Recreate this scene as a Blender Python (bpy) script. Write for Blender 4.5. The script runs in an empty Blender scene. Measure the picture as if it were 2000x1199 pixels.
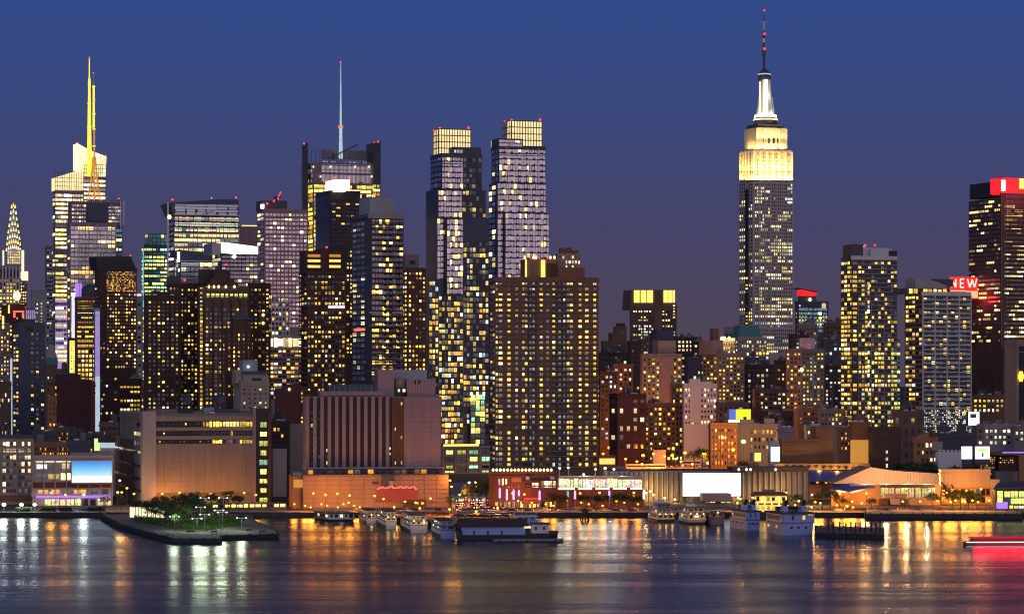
import bpy, math, random
from mathutils import Vector
random.seed(7)
R = math.radians
scn = bpy.context.scene
col = scn.collection
# ---------------------------------------------------------------- camera
F, H, HZ = 5600.0, 56.0, 740.0          # focal length in photo pixels, camera height, horizon row
cam = bpy.data.cameras.new('camera')
camo = bpy.data.objects.new('camera', cam); col.objects.link(camo)
cam.sensor_width = 36; cam.lens = F / 2000 * 36; cam.shift_y = (HZ - 599.5) / 2000
cam.clip_start = 1; cam.clip_end = 40000
camo.location = (0, 0, H); camo.rotation_euler = (R(90), 0, 0)
scn.camera = camo
# ---------------------------------------------------------------- world: dusk sky
world = bpy.data.worlds.new("World"); scn.world = world; world.use_nodes = True
nt = world.node_tree; nt.nodes.clear()
def N(t, typ, **kw):
    n = t.nodes.new(typ)
    for k, v in kw.items(): setattr(n, k, v)
    return n
def ramp(t, stops, interp='LINEAR'):
    n = N(t, 'ShaderNodeValToRGB'); e = n.color_ramp; e.interpolation = interp
    while len(e.elements) < len(stops): e.elements.new(.5)
    for el, (p, c) in zip(e.elements, stops): el.position = p; el.color = (*c, 1)
    return n
def math_n(t, op, a=None, b=None, clamp=False):
    n = N(t, 'ShaderNodeMath', operation=op, use_clamp=clamp)
    for i, x in enumerate((a, b)):
        if x is None: continue
        if isinstance(x, (int, float)): n.inputs[i].default_value = x
        else: t.links.new(x, n.inputs[i])
    return n.outputs[0]
def mixc(t, fac, a, b, blend='MIX'):
    n = N(t, 'ShaderNodeMix', data_type='RGBA', blend_type=blend)
    for i, x in ((0, fac), (6, a), (7, b)):
        if isinstance(x, (int, float)): n.inputs[i].default_value = x
        elif isinstance(x, tuple): n.inputs[i].default_value = (*x, 1)
        else: t.links.new(x, n.inputs[i])
    return n.outputs[2]
tc = N(nt, 'ShaderNodeTexCoord'); sp = N(nt, 'ShaderNodeSeparateXYZ')
nt.links.new(tc.outputs['Generated'], sp.inputs[0])
elev = math_n(nt, 'MULTIPLY', sp.outputs[2], 1.0, True)
east = ramp(nt, [(0, (.080, .060, .090)), (.02, (.076, .059, .100)), (.058, (.058, .058, .145)), (.095, (.042, .067, .205)),
                 (.135, (.032, .069, .258)), (.22, (.030, .048, .15)), (.5, (.022, .032, .085)), (1, (.03, .05, .14))])
nt.links.new(elev, east.inputs[0])
west = ramp(nt, [(0, (.58, .42, .45)), (.12, (.50, .42, .52)), (.35, (.30, .31, .48)), (1, (.05, .08, .22))])
nt.links.new(elev, west.inputs[0])
wf = math_n(nt, 'POWER', math_n(nt, 'MULTIPLY_ADD', sp.outputs[1], -.62, True), 1.1)
wf.node.inputs[0].links[0].from_node.inputs[2].default_value = .38
sky = N(nt, 'ShaderNodeTexSky', sky_type='NISHITA'); sky.sun_disc = False
sky.sun_elevation = R(-3); sky.sun_rotation = R(180)
base = mixc(nt, wf, east.outputs[0], west.outputs[0])
tot = mixc(nt, 1.0, base, mixc(nt, .02, (0, 0, 0), sky.outputs[0]), 'ADD')
bg = N(nt, 'ShaderNodeBackground'); bg.inputs[1].default_value = 1.0
nt.links.new(tot, bg.inputs[0])
wo = N(nt, 'ShaderNodeOutputWorld'); nt.links.new(bg.outputs[0], wo.inputs[0])
# ---------------------------------------------------------------- afterglow sun, just below the western rooftops behind the camera
sl = bpy.data.lights.new('sun', 'SUN'); sl.energy = .12; sl.angle = R(30); sl.color = (1, .80, .82)
so = bpy.data.objects.new('sun', sl); col.objects.link(so)
so.rotation_euler = (R(84), 0, R(12))
# ---------------------------------------------------------------- exposure and sampling
vs = scn.view_settings; vs.view_transform = 'Standard'; vs.look = 'None'; vs.exposure = 0; vs.gamma = 1; vs.use_curve_mapping = False
cy = scn.cycles
cy.max_bounces = 5; cy.diffuse_bounces = 2; cy.glossy_bounces = 3; cy.transmission_bounces = 2; cy.transparent_max_bounces = 4
cy.sample_clamp_indirect = 4; cy.sample_clamp_direct = 0; cy.caustics_reflective = False; cy.caustics_refractive = False
cy.filter_width = 1.15; cy.use_denoising = True; cy.use_light_tree = True
try: cy.denoiser = 'OPENIMAGEDENOISE'
except Exception: pass
# ---------------------------------------------------------------- materials
MAT = {}
def newmat(name):
    m = bpy.data.materials.new(name); m.use_nodes = True; m.node_tree.nodes.clear(); MAT[name] = m
    t = m.node_tree; p = N(t, 'ShaderNodeBsdfPrincipled'); o = N(t, 'ShaderNodeOutputMaterial')
    t.links.new(p.outputs[0], o.inputs[0]); return m, t, p
def worldnoise(t, scale, stretch=(1, 1, 1), detail=3):
    g = N(t, 'ShaderNodeNewGeometry'); mp = N(t, 'ShaderNodeMapping'); mp.inputs['Scale'].default_value = stretch
    n = N(t, 'ShaderNodeTexNoise'); n.inputs['Scale'].default_value = scale; n.inputs['Detail'].default_value = detail
    t.links.new(g.outputs['Position'], mp.inputs[0]); t.links.new(mp.outputs[0], n.inputs['Vector']); return n.outputs[0]
def wall(name, c, rough=.85, var=.35, metallic=0.0, scale=.12):
    m, t, p = newmat(name)
    a = worldnoise(t, scale, (1, 1, .35), 5); b = worldnoise(t, .9, (1, 1, .12), 2)
    f = math_n(t, 'MULTIPLY', math_n(t, 'MULTIPLY_ADD', a, var * 2), math_n(t, 'MULTIPLY_ADD', b, var))
    f.node.inputs[0].links[0].from_node.inputs[2].default_value = 1 - var
    f.node.inputs[1].links[0].from_node.inputs[2].default_value = 1 - var / 2
    cc = mixc(t, 1.0, c, (1, 1, 1), 'MULTIPLY')
    sc = N(t, 'ShaderNodeVectorMath', operation='SCALE'); t.links.new(cc, sc.inputs[0]); t.links.new(f, sc.inputs['Scale'])
    t.links.new(sc.outputs[0], p.inputs['Base Color'])
    p.inputs['Roughness'].default_value = rough; p.inputs['Metallic'].default_value = metallic
    return m
def emit(name, c, s=1.0, var=0.0, sample=False):
    m, t, p = newmat(name)
    p.inputs['Base Color'].default_value = (.05, .05, .05, 1)
    p.inputs['Emission Color'].default_value = (*c, 1); p.inputs['Emission Strength'].default_value = s
    if var:
        f = math_n(t, 'MULTIPLY_ADD', worldnoise(t, .3, (1, 1, 1), 3), var * 2 * s)
        f.node.inputs[2].default_value = s * (1 - var); t.links.new(f, p.inputs['Emission Strength'])
    if not sample: m.cycles.emission_sampling = 'NONE'
    return m
def pane(name, basec, metallic, rough):
    """window glass: what burns behind it comes from the pane's own colour (face colour or object colour)"""
    out = []
    for single in (False, True):
        m, t, p = newmat(name + ('_single' if single else '_field'))
        if single:
            a = N(t, 'ShaderNodeObjectInfo'); c, al = a.outputs['Color'], a.outputs['Alpha']
        else:
            a = N(t, 'ShaderNodeAttribute', attribute_name='wc'); c, al = a.outputs['Color'], a.outputs['Alpha']
        n1 = worldnoise(t, .55, (1, 1, 1.3), 2); n2 = worldnoise(t, 1.7, (1, 1, .6), 1)
        f = math_n(t, 'MULTIPLY_ADD', n1, 1.7); f.node.inputs[2].default_value = .3
        g = ramp(t, [(.33, (.35,) * 3), (.43, (1, 1, 1))]); t.links.new(n2, g.inputs[0])
        uv = N(t, 'ShaderNodeUVMap', uv_map='uv'); s = N(t, 'ShaderNodeSeparateXYZ'); t.links.new(uv.outputs[0], s.inputs[0])
        d = math_n(t, 'ABSOLUTE', math_n(t, 'SUBTRACT', s.outputs[0], .5))
        mu = math_n(t, 'MULTIPLY_ADD', math_n(t, 'GREATER_THAN', d, .05), .6); mu.node.inputs[2].default_value = .4
        up = math_n(t, 'MULTIPLY_ADD', s.outputs[1], .5); up.node.inputs[2].default_value = .72
        k = math_n(t, 'MULTIPLY', math_n(t, 'MULTIPLY', f, mu), math_n(t, 'MULTIPLY', up, g.outputs[0]))
        t.links.new(c, p.inputs['Emission Color']); t.links.new(k, p.inputs['Emission Strength'])
        sc = N(t, 'ShaderNodeVectorMath', operation='SCALE'); sc.inputs[0].default_value = basec; t.links.new(al, sc.inputs['Scale'])
        t.links.new(sc.outputs[0], p.inputs['Base Color'])
        p.inputs['Metallic'].default_value = metallic; p.inputs['Roughness'].default_value = rough
        m.cycles.emission_sampling = 'NONE'; out.append(m)
    return out
PANE = {'dark': pane('dark_glass', (.03, .032, .04), 0, .12), 'silver': pane('silver_glass', (.97, .90, .95), 1.0, .25),
        'pink': pane('rose_glass', (.92, .76, .84), 1.0, .35), 'blue': pane('blue_glass', (.5, .55, .66), .9, .2),
        'teal': pane('teal_glass', (.3, .75, .8), .9, .2), 'brown': pane('bronze_glass', (.30, .20, .18), .8, .2)}
W = {k: wall(k, c, r, v, me) for k, (c, r, v, me) in dict(
    brick=((.13, .068, .048), .9, .3, 0), umber=((.095, .058, .045), .9, .3, 0), brown=((.2, .125, .09), .9, .25, 0),
    tan=((.31, .26, .205), .85, .25, 0), beige=((.45, .37, .27), .85, .2, 0), limestone=((.40, .34, .30), .85, .2, 0), landmark=((.54, .465, .41), .85, .15, 0),
    concrete=((.40, .37, .36), .85, .2, 0), white=((.7, .68, .67), .7, .1, 0), mauve=((.34, .25, .26), .8, .15, 0),
    navy=((.05, .07, .12), .4, .2, .2), black=((.018, .018, .024), .45, .2, 0), slate=((.09, .095, .11), .7, .2, 0),
    copper=((.08, .26, .24), .7, .2, 0), maroon=((.11, .045, .045), .9, .2, 0), redbrick=((.17, .058, .034), .9, .25, 0),
    steel=((.45, .46, .5), .35, .1, .8), peach=((.40, .26, .19), .8, .12, 0), blueroof=((.08, .15, .50), .5, .1, 0),
    orangebrick=((.42, .2, .09), .85, .2, 0), paleblue=((.36, .42, .46), .6, .1, 0), rust=((.25, .12, .06), .8, .2, 0),
    boatwhite=((.78, .76, .76), .45, .12, 0), boatblue=((.36, .48, .85), .45, .1, 0), hullblack=((.02, .022, .025), .5, .2, 0),
    roofgrey=((.11, .10, .10), .9, .3, 0), grey=((.24, .22, .22), .85, .2, 0), wood=((.16, .10, .06), .9, .3, 0),
    asphalt=((.05, .048, .046), .9, .3, 0), deck=((.26, .25, .23), .9, .2, 0), bark=((.06, .04, .03), .9, .3, 0)).items()}
E = {k: emit(k, c, s, v) for k, (c, s, v) in dict(
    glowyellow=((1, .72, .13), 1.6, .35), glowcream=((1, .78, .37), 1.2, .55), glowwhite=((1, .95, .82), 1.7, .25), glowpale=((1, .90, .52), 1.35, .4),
    lanternwhite=((1, .97, .92), 2.2, .08), screenwhite=((1, .98, 1), 1.6, .03), redsign=((1, .012, .02), 1.1, .08), redbeacon=((1, .03, .04), 3.5, 0), neonred=((1, .12, .08), 2.0, 0),
    sodium=((1, .52, .05), 2.4, 0), sodiumsoft=((1, .42, .06), 1.0, .4), lampwhite=((.88, 1, .9), 2.2, 0), lampwarm=((1, .74, .3), 2.6, 0),
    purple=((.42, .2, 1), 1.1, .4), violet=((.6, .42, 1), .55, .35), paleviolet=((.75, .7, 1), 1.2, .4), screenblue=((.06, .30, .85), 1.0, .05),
    screencyan=((.35, .8, 1), 1.0, .05), signbeige=((1, .66, .32), .85, .04), letter=((1, .84, .62), 1.5, 0), neonpurple=((.5, .3, 1), 2.2, .2), tealglow=((.1, .75, .72), .8, .4),
    screenyellow=((.85, .95, .02), 1.1, .03), screenindigo=((.12, .2, .8), .9, .05), spireyellow=((1, .76, .05), 1.5, .25), lattice=((.85, .36, .05), .7, .6),
    orangepanel=((.95, .40, .06), .62, .15), tail=((1, .03, .02), 4, 0), head=((1, .88, .6), 6, 0), paleblueglow=((.6, .75, .9), .75, .3),
    glowgreen=((.75, 1, .35), 1.0, .3), redwash=((.55, .008, .012), .55, .3), canopygold=((1, .62, .12), 1.4, .5)).items()}
M = dict(W); M.update(E)
# ---------------------------------------------------------------- mesh builder
class MB:
    def __init__(s): s.v, s.f, s.m, s.c, s.uv, s.mats = [], [], [], [], [], []
    def mi(s, m):
        if m not in s.mats: s.mats.append(m)
        return s.mats.index(m)
    def face(s, pts, m, c=(0, 0, 0, 1), uv=None):
        i = len(s.v); n = len(pts); s.v += [tuple(p) for p in pts]; s.f.append(tuple(range(i, i + n))); s.m.append(s.mi(m)); s.c.append(c)
        s.uv.append(uv or [(0, 0), (1, 0), (1, 1), (0, 1)][:n] + [(0, 0)] * max(0, n - 4))
    def box(s, x0, x1, y0, y1, z0, z1, m, top=None, bottom=False):
        i = len(s.v)
        s.v += [(x0, y0, z0), (x1, y0, z0), (x1, y1, z0), (x0, y1, z0), (x0, y0, z1), (x1, y0, z1), (x1, y1, z1), (x0, y1, z1)]
        k = s.mi(m); kt = s.mi(top) if top else k
        for q, a in (((0, 1, 5, 4), k), ((1, 2, 6, 5), k), ((2, 3, 7, 6), k), ((3, 0, 4, 7), k), ((4, 5, 6, 7), kt), ((3, 2, 1, 0), k)):
            s.f.append(tuple(i + j for j in q)); s.m.append(a); s.c.append((0, 0, 0, 1)); s.uv.append([(0, 0), (1, 0), (1, 1), (0, 1)])
    def prism(s, poly, z0, z1, m, top=None, taper=1.0, shift=(0, 0)):
        n = len(poly); cx = sum(p[0] for p in poly) / n; cyy = sum(p[1] for p in poly) / n
        up = [(cx + (p[0] - cx) * taper + shift[0], cyy + (p[1] - cyy) * taper + shift[1]) for p in poly]
        for a in range(n):
            b = (a + 1) % n
            s.face([(*poly[a], z0), (*poly[b], z0), (*up[b], z1), (*up[a], z1)], m)
        s.face([(*p, z1) for p in up], top or m); s.face([(*p, z0) for p in reversed(poly)], m)
    def lathe(s, cx, cyy, prof, m, n=10, rot=0.0):
        """prof = [(z, r), ...] bottom to top"""
        ring = lambda z, r: [(cx + r * math.cos(rot + 2 * math.pi * k / n), cyy + r * math.sin(rot + 2 * math.pi * k / n), z) for k in range(n)]
        for (za, ra), (zb, rb) in zip(prof, prof[1:]):
            A, Bq = ring(za, ra), ring(zb, rb)
            for k in range(n):
                j = (k + 1) % n
                s.face([A[k], A[j], Bq[j], Bq[k]], m)
        s.face(list(ring(*prof[-1])), m); s.face(list(reversed(ring(*prof[0]))), m)
    def bar(s, a, b, r, m, n=5):
        a, b = Vector(a), Vector(b); d = (b - a).normalized(); x = d.orthogonal().normalized(); y = d.cross(x)
        A = [a + (x * math.cos(2 * math.pi * k / n) + y * math.sin(2 * math.pi * k / n)) * r for k in range(n)]
        for k in range(n):
            j = (k + 1) % n; s.face([A[k], A[j], A[j] + (b - a), A[k] + (b - a)], m)
        s.face([q + (b - a) for q in A], m); s.face(list(reversed(A)), m)
    def ball(s, cx, cyy, cz, r, m, n=8, sq=1.0):
        s.lathe(cx, cyy, [(cz + sq * r * math.sin(a), max(.01 * r, r * math.cos(a))) for a in [R(q) for q in (-90, -60, -30, 0, 30, 60, 90)]], m, n)
    def build(s, name, parent=None, loc=None, smooth=False):
        me = bpy.data.meshes.new(name); me.from_pydata(s.v, [], s.f)
        for m in s.mats: me.materials.append(m)
        me.polygons.foreach_set('material_index', s.m)
        if smooth: me.polygons.foreach_set('use_smooth', [True] * len(s.f))
        ul = me.uv_layers.new(name='uv'); flat = []
        for f, u in zip(s.f, s.uv):
            for q in u[:len(f)]: flat += q
        ul.data.foreach_set('uv', flat)
        if any(c[:3] != (0, 0, 0) or c[3] != 1 for c in s.c):
            ca = me.color_attributes.new('wc', 'FLOAT_COLOR', 'CORNER'); flat = []
            for f, c in zip(s.f, s.c): flat += list(c) * len(f)
            ca.data.foreach_set('color', flat)
        me.update()
        o = bpy.data.objects.new(name, me); col.objects.link(o)
        if parent: o.parent = parent
        if loc: o.location = loc
        return o
def tag(o, label=None, cat=None, group=None, kind=None):
    for k, v in (('label', label), ('category', cat), ('group', group), ('kind', kind)):
        if v: o[k] = v
    return o
def empty(name, loc, rz=0.0):
    o = bpy.data.objects.new(name, None); col.objects.link(o); o.location = loc; o.rotation_euler = (0, 0, rz); o.empty_display_size = .5; return o
def copy_tree(o, parent=None):
    c = o.copy(); col.objects.link(c)
    if parent: c.parent = parent
    for ch in list(o.children): copy_tree(ch, c)
    return c
ORD = 'first second third fourth fifth sixth seventh eighth ninth tenth eleventh twelfth thirteenth fourteenth fifteenth sixteenth seventeenth eighteenth nineteenth twentieth'.split()
ORD += ['twenty-' + w for w in ORD[:9]] + ['thirtieth'] + ['thirty-' + w for w in ORD[:9]] + ['fortieth']
def PX(px, Y): return (px - 1000) / F * Y
def PZ(py, Y): return H + (HZ - py) / F * Y
GZ = 1.8                                  # street level above the river
def GP(px, py, z=GZ):                    # the point at height z that the photo shows at (px, py)
    Y = (H - z) * F / (py - HZ); return (PX(px, Y), Y, z)
PAL = dict(
    warm=[((1.25, .80, .10), 5), ((1.4, 1.0, .28), 3), ((1.0, .50, .06), 2), ((1.3, 1.15, .7), 1.2), ((.45, .28, .06), 1.5), ((.55, .75, .65), .25)],
    gold=[((1.3, .85, .10), 5), ((1.4, 1.0, .3), 3), ((1.0, .52, .06), 2), ((1.3, 1.1, .6), 1.3), ((.5, .33, .04), 1.2), ((.75, .85, .8), .3)],
    pale=[((1.3, 1.1, .5), 3), ((1.3, .95, .25), 3), ((1.2, 1.2, 1.0), 2), ((.6, .5, .22), 1.5)],
    cream=[((1.2, 1.0, .55), 4), ((1.3, 1.2, .8), 2), ((.9, .7, .3), 2)],
    mixed=[((1.2, .80, .12), 5), ((1.1, .5, .1), 2), ((1.1, 1.1, .9), 2), ((.45, .7, .8), .7), ((.35, .25, .1), 2)],
    green=[((.85, 1.0, .2), 4), ((1.1, 1.0, .2), 3), ((.4, .8, .5), 2)],
    cool=[((.9, 1.0, .95), 4), ((.6, .75, .9), 2), ((1.1, .9, .4), 2)],
    orange=[((1.1, .5, .06), 4), ((1.2, .75, .12), 2), ((.6, .24, .03), 2)])
def pick(pal):
    L = PAL[pal]; c = random.choices([q[0] for q in L], [q[1] for q in L])[0]; k = max(.12, min(1.9, math.exp(random.gauss(.02, .55)))); return tuple(x * k for x in c)
UNIT = {}
def unit_pane(pn):
    if pn not in UNIT:
        b = MB(); b.face([(-.5, 0, -.5), (.5, 0, -.5), (.5, 0, .5), (-.5, 0, .5)], PANE[pn][1]); o = b.build('window'); UNIT[pn] = o.data; bpy.data.objects.remove(o)
    return UNIT[pn]
# ---------------------------------------------------------------- buildings
class B:
    """one building: an Empty at its nearest street corner; local x runs along its street front, local y away from the river"""
    def __init__(s, name, label, cat, xl, xc, xr, yt, Y, mat, th=20, group=None, depth=None, base=GZ, body=True, top=None, roof=0, parapet=True):
        s.th = R(th); s.c, s.s = math.cos(s.th), math.sin(s.th); s.Y = Y; s.base = base
        s.X = PX(xc, Y); s.root = tag(empty(name, (s.X, Y, base), s.th), label, cat, group)
        s.xl, s.xc, s.xr, s.yt = xl, xc, xr, yt; s.n1 = 0
        s.W = s.ux(xr); s.mat = M[mat]
        if xl < xc - .5: s.L = max(4, min(s.vx(xl), 90))
        else: s.L = depth or max(10, min(s.W * .8, 45))
        if depth and xl >= xc - .5: s.L = depth
        s.h = PZ(yt, Y) - base; s.loose = not body
        if body:
            b = MB(); rm = M[top] if top else M['roofgrey']
            b.box(0, s.W, 0, s.L, 0, s.h, s.mat, rm)
            if parapet:
                t, hh = .35, 1.1
                b.box(-.15, s.W + .15, -.15, t, s.h, s.h + hh, s.mat); b.box(-.15, t, t, s.L + .15, s.h, s.h + hh, s.mat)
                b.box(s.W - t, s.W + .15, t, s.L + .15, s.h, s.h + hh, s.mat); b.box(t, s.W - t, s.L - t, s.L + .15, s.h, s.h + hh, s.mat)
            s.body = b.build('wall', s.root)
            if parapet and s.h > 12:
                q = MB(); q.box(-.45, s.W + .45, -.45, -.15, s.h - 1.4, s.h - .5, s.mat); q.box(-.45, -.15, -.15, s.L, s.h - 1.4, s.h - .5, s.mat)
                q.box(-.3, s.W + .3, -.3, -.15, s.h - 5.2, s.h - 4.7, s.mat); q.build('cornice', s.root)
        for k in range(roof):
            w = s.W * random.uniform(.16, .32); x = random.uniform(.05, .95) * (s.W - w); hh = random.uniform(2.5, 5.5)
            q = MB(); q.box(x, x + w, 2, 2 + min(6, s.L * .4), s.h, s.h + hh, random.choice([M['grey'], s.mat, M['slate']]), M['roofgrey'])
            q.box(x + w * .3, x + w * .5, 3, 4.5, s.h + hh, s.h + hh + 1.4, M['slate']); rc = q.build('roof_cabin', s.root)
            q = MB(); x2 = random.uniform(.1, .9) * s.W; q.bar((x2, 3, s.h), (x2, 3, s.h + random.uniform(3, 8)), .12, M['slate'], 4); q.build('aerial', rc)
            q = MB(); x2 = random.uniform(.1, .8) * s.W; q.box(x2, x2 + 2.2, 1.5, 3.4, s.h, s.h + 1.7, M['steel']); q.lathe(x2 + 1.1, 2.4, [(s.h + 1.7, .8), (s.h + 2.1, .8)], M['slate'], 8); q.build('air_handler', rc)
    def ux(s, px, v=0.0):
        r = (px - 1000) / F; X, Y = s.X - v * s.s, s.Y + v * s.c
        return (r * Y - X) / (s.c - r * s.s)
    def vx(s, px, u=0.0):
        l = (px - 1000) / F; X, Y = s.X + u * s.c, s.Y + u * s.s
        return (X - l * Y) / (s.s + l * s.c)
    def dep(s, u, v): return s.Y + u * s.s + v * s.c
    def zy(s, py, u=0.0, v=0.0): return PZ(py, s.dep(u, v)) - s.base
    def rect(s, face, x0, x1, y0, y1, off):
        """local rectangle of a facade area: function (a, z) -> point, a-range, z-range"""
        if face == 'F':
            a0, a1 = s.ux(x0, off), s.ux(x1, off); um = (a0 + a1) / 2
            return (lambda a, z, e=0: (a, off - e, z)), a0, a1, s.zy(y1, um, off), s.zy(y0, um, off)
        a0, a1 = s.vx(x0, off), s.vx(x1, off); vm = (a0 + a1) / 2
        return (lambda a, z, e=0: (off - e, a, z)), a0, a1, s.zy(y1, off, vm), s.zy(y0, off, vm)
    def win(s, face='F', x0=None, x1=None, y0=None, y1=None, bay=8, pitch=10, fw=.6, fh=.55, p=.3, pal='warm', mode='rand', off=0.0, pane='dark', proud=.15, single=True, dim=.12, cap=100, plo=None, glum=(.02, .09)):
        x0 = x0 if x0 is not None else (s.xc + 1 if face == 'F' else s.xl + 1); x1 = x1 if x1 is not None else (s.xr - 1 if face == 'F' else s.xc - 1)
        y0 = y0 if y0 is not None else s.yt + 3; y1 = y1 if y1 is not None else min(s.yt + 300, 960)
        fn, a0, a1, z0, z1 = s.rect(face, x0, x1, y0, y1, off)
        nx, nz = max(1, round((x1 - x0) / bay)), max(1, round((y1 - y0) / pitch))
        da, dz = (a1 - a0) / nx, (z1 - z0) / nz; w0, h0 = abs(da) * fw, dz * fh; w, h = w0, h0; ent = []
        colp = [random.uniform(.5, 1.5) for _ in range(nx)]
        for j in range(nz):
            t = j / max(1, nz - 1); pj = p if plo is None else plo + (p - plo) * t
            rowp = pj; run = 0
            if mode == 'office': rowp = min(.97, pj * random.choice((.25, .75, 1.15, 1.6, 2.2)))
            if mode == 'full': rowp = pj
            lit = False; cc = pick(pal)
            for i in range(nx):
                if mode == 'office':
                    if run <= 0: lit = random.random() < rowp; run = random.randint(1, 4); cc = pick(pal)
                    run -= 1
                    c = cc if lit else None
                elif mode == 'full':
                    lit = random.random() < rowp; c = tuple(x * random.uniform(.75, 1.2) for x in cc) if lit else None
                elif mode == 'col': lit = random.random() < rowp * 1.3 * colp[i]; c = pick(pal) if lit else None
                else: lit = random.random() < rowp * 1.3; c = pick(pal) if lit else None
                if c is None:
                    g = random.uniform(*glum) if random.random() < dim else 0  # faint grey glow in unlit panes stands in for curtains reflecting dusk
                    c = (g, g * .95, g * 1.05)
                ent.append((lit, a0 + (i + .5) * da, z0 + (j + .5) * dz, (*c, random.uniform(.72, 1.0))))
        ok = len(ent) <= 12 or (single and (x1 - x0) / nx * fw >= 3.0 and (y1 - y0) / nz * fh >= 3.0)
        order = sorted(range(len(ent)), key=lambda k: (not ent[k][0], random.random()))
        room = max(0, min(cap, 100 - s.n1)) if ok else 0; room = len(ent) if ok and len(ent) - room <= 14 else room; sel = set(order[:room]); s.n1 += len(sel)
        fld = MB()
        for k, (lit, a, z, c) in enumerate(ent):
            if k in sel:
                o = bpy.data.objects.new('window', unit_pane(pane)); col.objects.link(o); o.parent = s.root
                o.location = fn(a, z, proud); o.scale = (w0 * random.uniform(.7, 1.15), 1, h0 * random.uniform(.8, 1.12)); o.color = c
                if face != 'F': o.rotation_euler = (0, 0, R(-90))
            else:
                w = w0 * random.uniform(.72, 1.12); h = h0 * random.uniform(.8, 1.12)
                q = [(a - w / 2, z - h / 2), (a + w / 2, z - h / 2), (a + w / 2, z + h / 2), (a - w / 2, z + h / 2)]
                if face != 'F': q = [q[1], q[0], q[3], q[2]]
                fld.face([fn(aa, zz, proud) for aa, zz in q], PANE[pane][0], c)
        if fld.f: tag(fld.build('glazing', s.root), kind='stuff')
        return s
    def bands(s, face='F', x0=None, x1=None, y0=None, y1=None, pitch=10, thick=.25, proud=.35, mat=None, off=0.0, name='floor_edging'):
        x0 = x0 if x0 is not None else (s.xc if face == 'F' else s.xl); x1 = x1 if x1 is not None else (s.xr if face == 'F' else s.xc)
        y0 = y0 if y0 is not None else s.yt; y1 = y1 if y1 is not None else min(s.yt + 300, 960)
        fn, a0, a1, z0, z1 = s.rect(face, x0, x1, y0, y1, off); n = max(1, round((y1 - y0) / pitch)); dz = (z1 - z0) / n
        b = MB(); lo, hi = min(a0, a1), max(a0, a1)
        for j in range(n + 1):
            z = z0 + j * dz; t = dz * thick / 2
            if face == 'F': b.box(lo, hi, off - proud, off + .05, z - t, z + t, M[mat] if mat else s.mat)
            else: b.box(off - proud, off + .05, lo, hi, z - t, z + t, M[mat] if mat else s.mat)
        b.build(name, s.root); return s
    def fins(s, face='F', x0=None, x1=None, y0=None, y1=None, bay=8, width=.25, proud=.5, mat=None, off=0.0, name='mullions'):
        x0 = x0 if x0 is not None else (s.xc if face == 'F' else s.xl); x1 = x1 if x1 is not None else (s.xr if face == 'F' else s.xc)
        y0 = y0 if y0 is not None else s.yt; y1 = y1 if y1 is not None else min(s.yt + 300, 960)
        fn, a0, a1, z0, z1 = s.rect(face, x0, x1, y0, y1, off); n = max(1, round((x1 - x0) / bay)); da = (a1 - a0) / n
        b = MB()
        for j in range(n + 1):
            a = a0 + j * da; t = abs(da) * width / 2
            if face == 'F': b.box(a - t, a + t, off - proud, off + .05, z0, z1, M[mat] if mat else s.mat)
            else: b.box(off - proud, off + .05, a - t, a + t, z0, z1, M[mat] if mat else s.mat)
        b.build(name, s.root); return s
    def box(s, name, x0, x1, y0, y1, v0=0.0, v1=10.0, mat=None, top=None, ground=False, label=None):
        if v1 > s.L > v0 + 3 and s.xl < s.xc - .5 and not s.loose: v1 = s.L
        u0, u1 = s.ux(x0, v0), s.ux(x1, v0); um = (u0 + u1) / 2
        b = MB(); b.box(u0, u1, v0, v1, 0 if ground else s.zy(y1, um, v0), s.zy(y0, um, v0), M[mat] if mat else s.mat, M[top] if top else None)
        o = b.build(name, s.root)
        if label: o['label'] = label
        return o
    def lbox(s, name, x0, x1, y0, y1, u0=0.0, u1=1.0, mat=None, ground=False):
        a, c = s.vx(x0, u0), s.vx(x1, u0); m = (a + c) / 2
        b = MB(); b.box(u0, u1, min(a, c), max(a, c), 0 if ground else s.zy(y1, u0, m), s.zy(y0, u0, m), M[mat] if mat else s.mat); return b.build(name, s.root)
    def outline(s, name, pts, v0, v1, mat=None):
        """a solid with the given front outline (px points, counter-clockwise seen from the river)"""
        P = [(s.ux(x, v0), s.zy(y, s.ux(x, v0), v0)) for x, y in pts]; m = M[mat] if mat else s.mat
        b = MB(); n = len(P); b.face([(u, v0, z) for u, z in P], m); b.face([(u, v1, z) for u, z in reversed(P)], m)
        for k in range(n):
            j = (k + 1) % n; (ua, za), (ub, zb) = P[k], P[j]
            b.face([(ua, v0, za), (ua, v1, za), (ub, v1, zb), (ub, v0, zb)], m)
        return b.build(name, s.root)
    def spire(s, name, px, prof, v=5.0, mat='steel', n=8):
        u = s.ux(px, v); k = s.dep(u, v) / F
        b = MB(); b.lathe(u, v, [(s.zy(py, u, v), r * k) for py, r in prof], M[mat], n); return b.build(name, s.root)
    def beacon(s, px, py, v=0.0, r=1.5, mat='redbeacon', name='beacon'):
        u = s.ux(px, v); k = s.dep(u, v) / F; b = MB(); b.ball(u, v, s.zy(py, u, v), r * k, M[mat]); b.bar((u, v, s.zy(py + 4, u, v)), (u, v, s.zy(py, u, v)), .3 * k, M['slate']); return b.build(name, s.root)
    def panel(s, name, x0, x1, y0, y1, mat, v=0.0, proud=.3, face='F', label=None):
        fn, a0, a1, z0, z1 = s.rect(face, x0, x1, y0, y1, v); b = MB(); lo, hi = min(a0, a1), max(a0, a1)
        if face == 'F': b.box(lo, hi, v - proud, v + .02, z0, z1, M[mat])
        else: b.box(v - proud, v + .02, lo, hi, z0, z1, M[mat])
        o = b.build(name, s.root)
        if label: o['label'] = label
        return o
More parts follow.
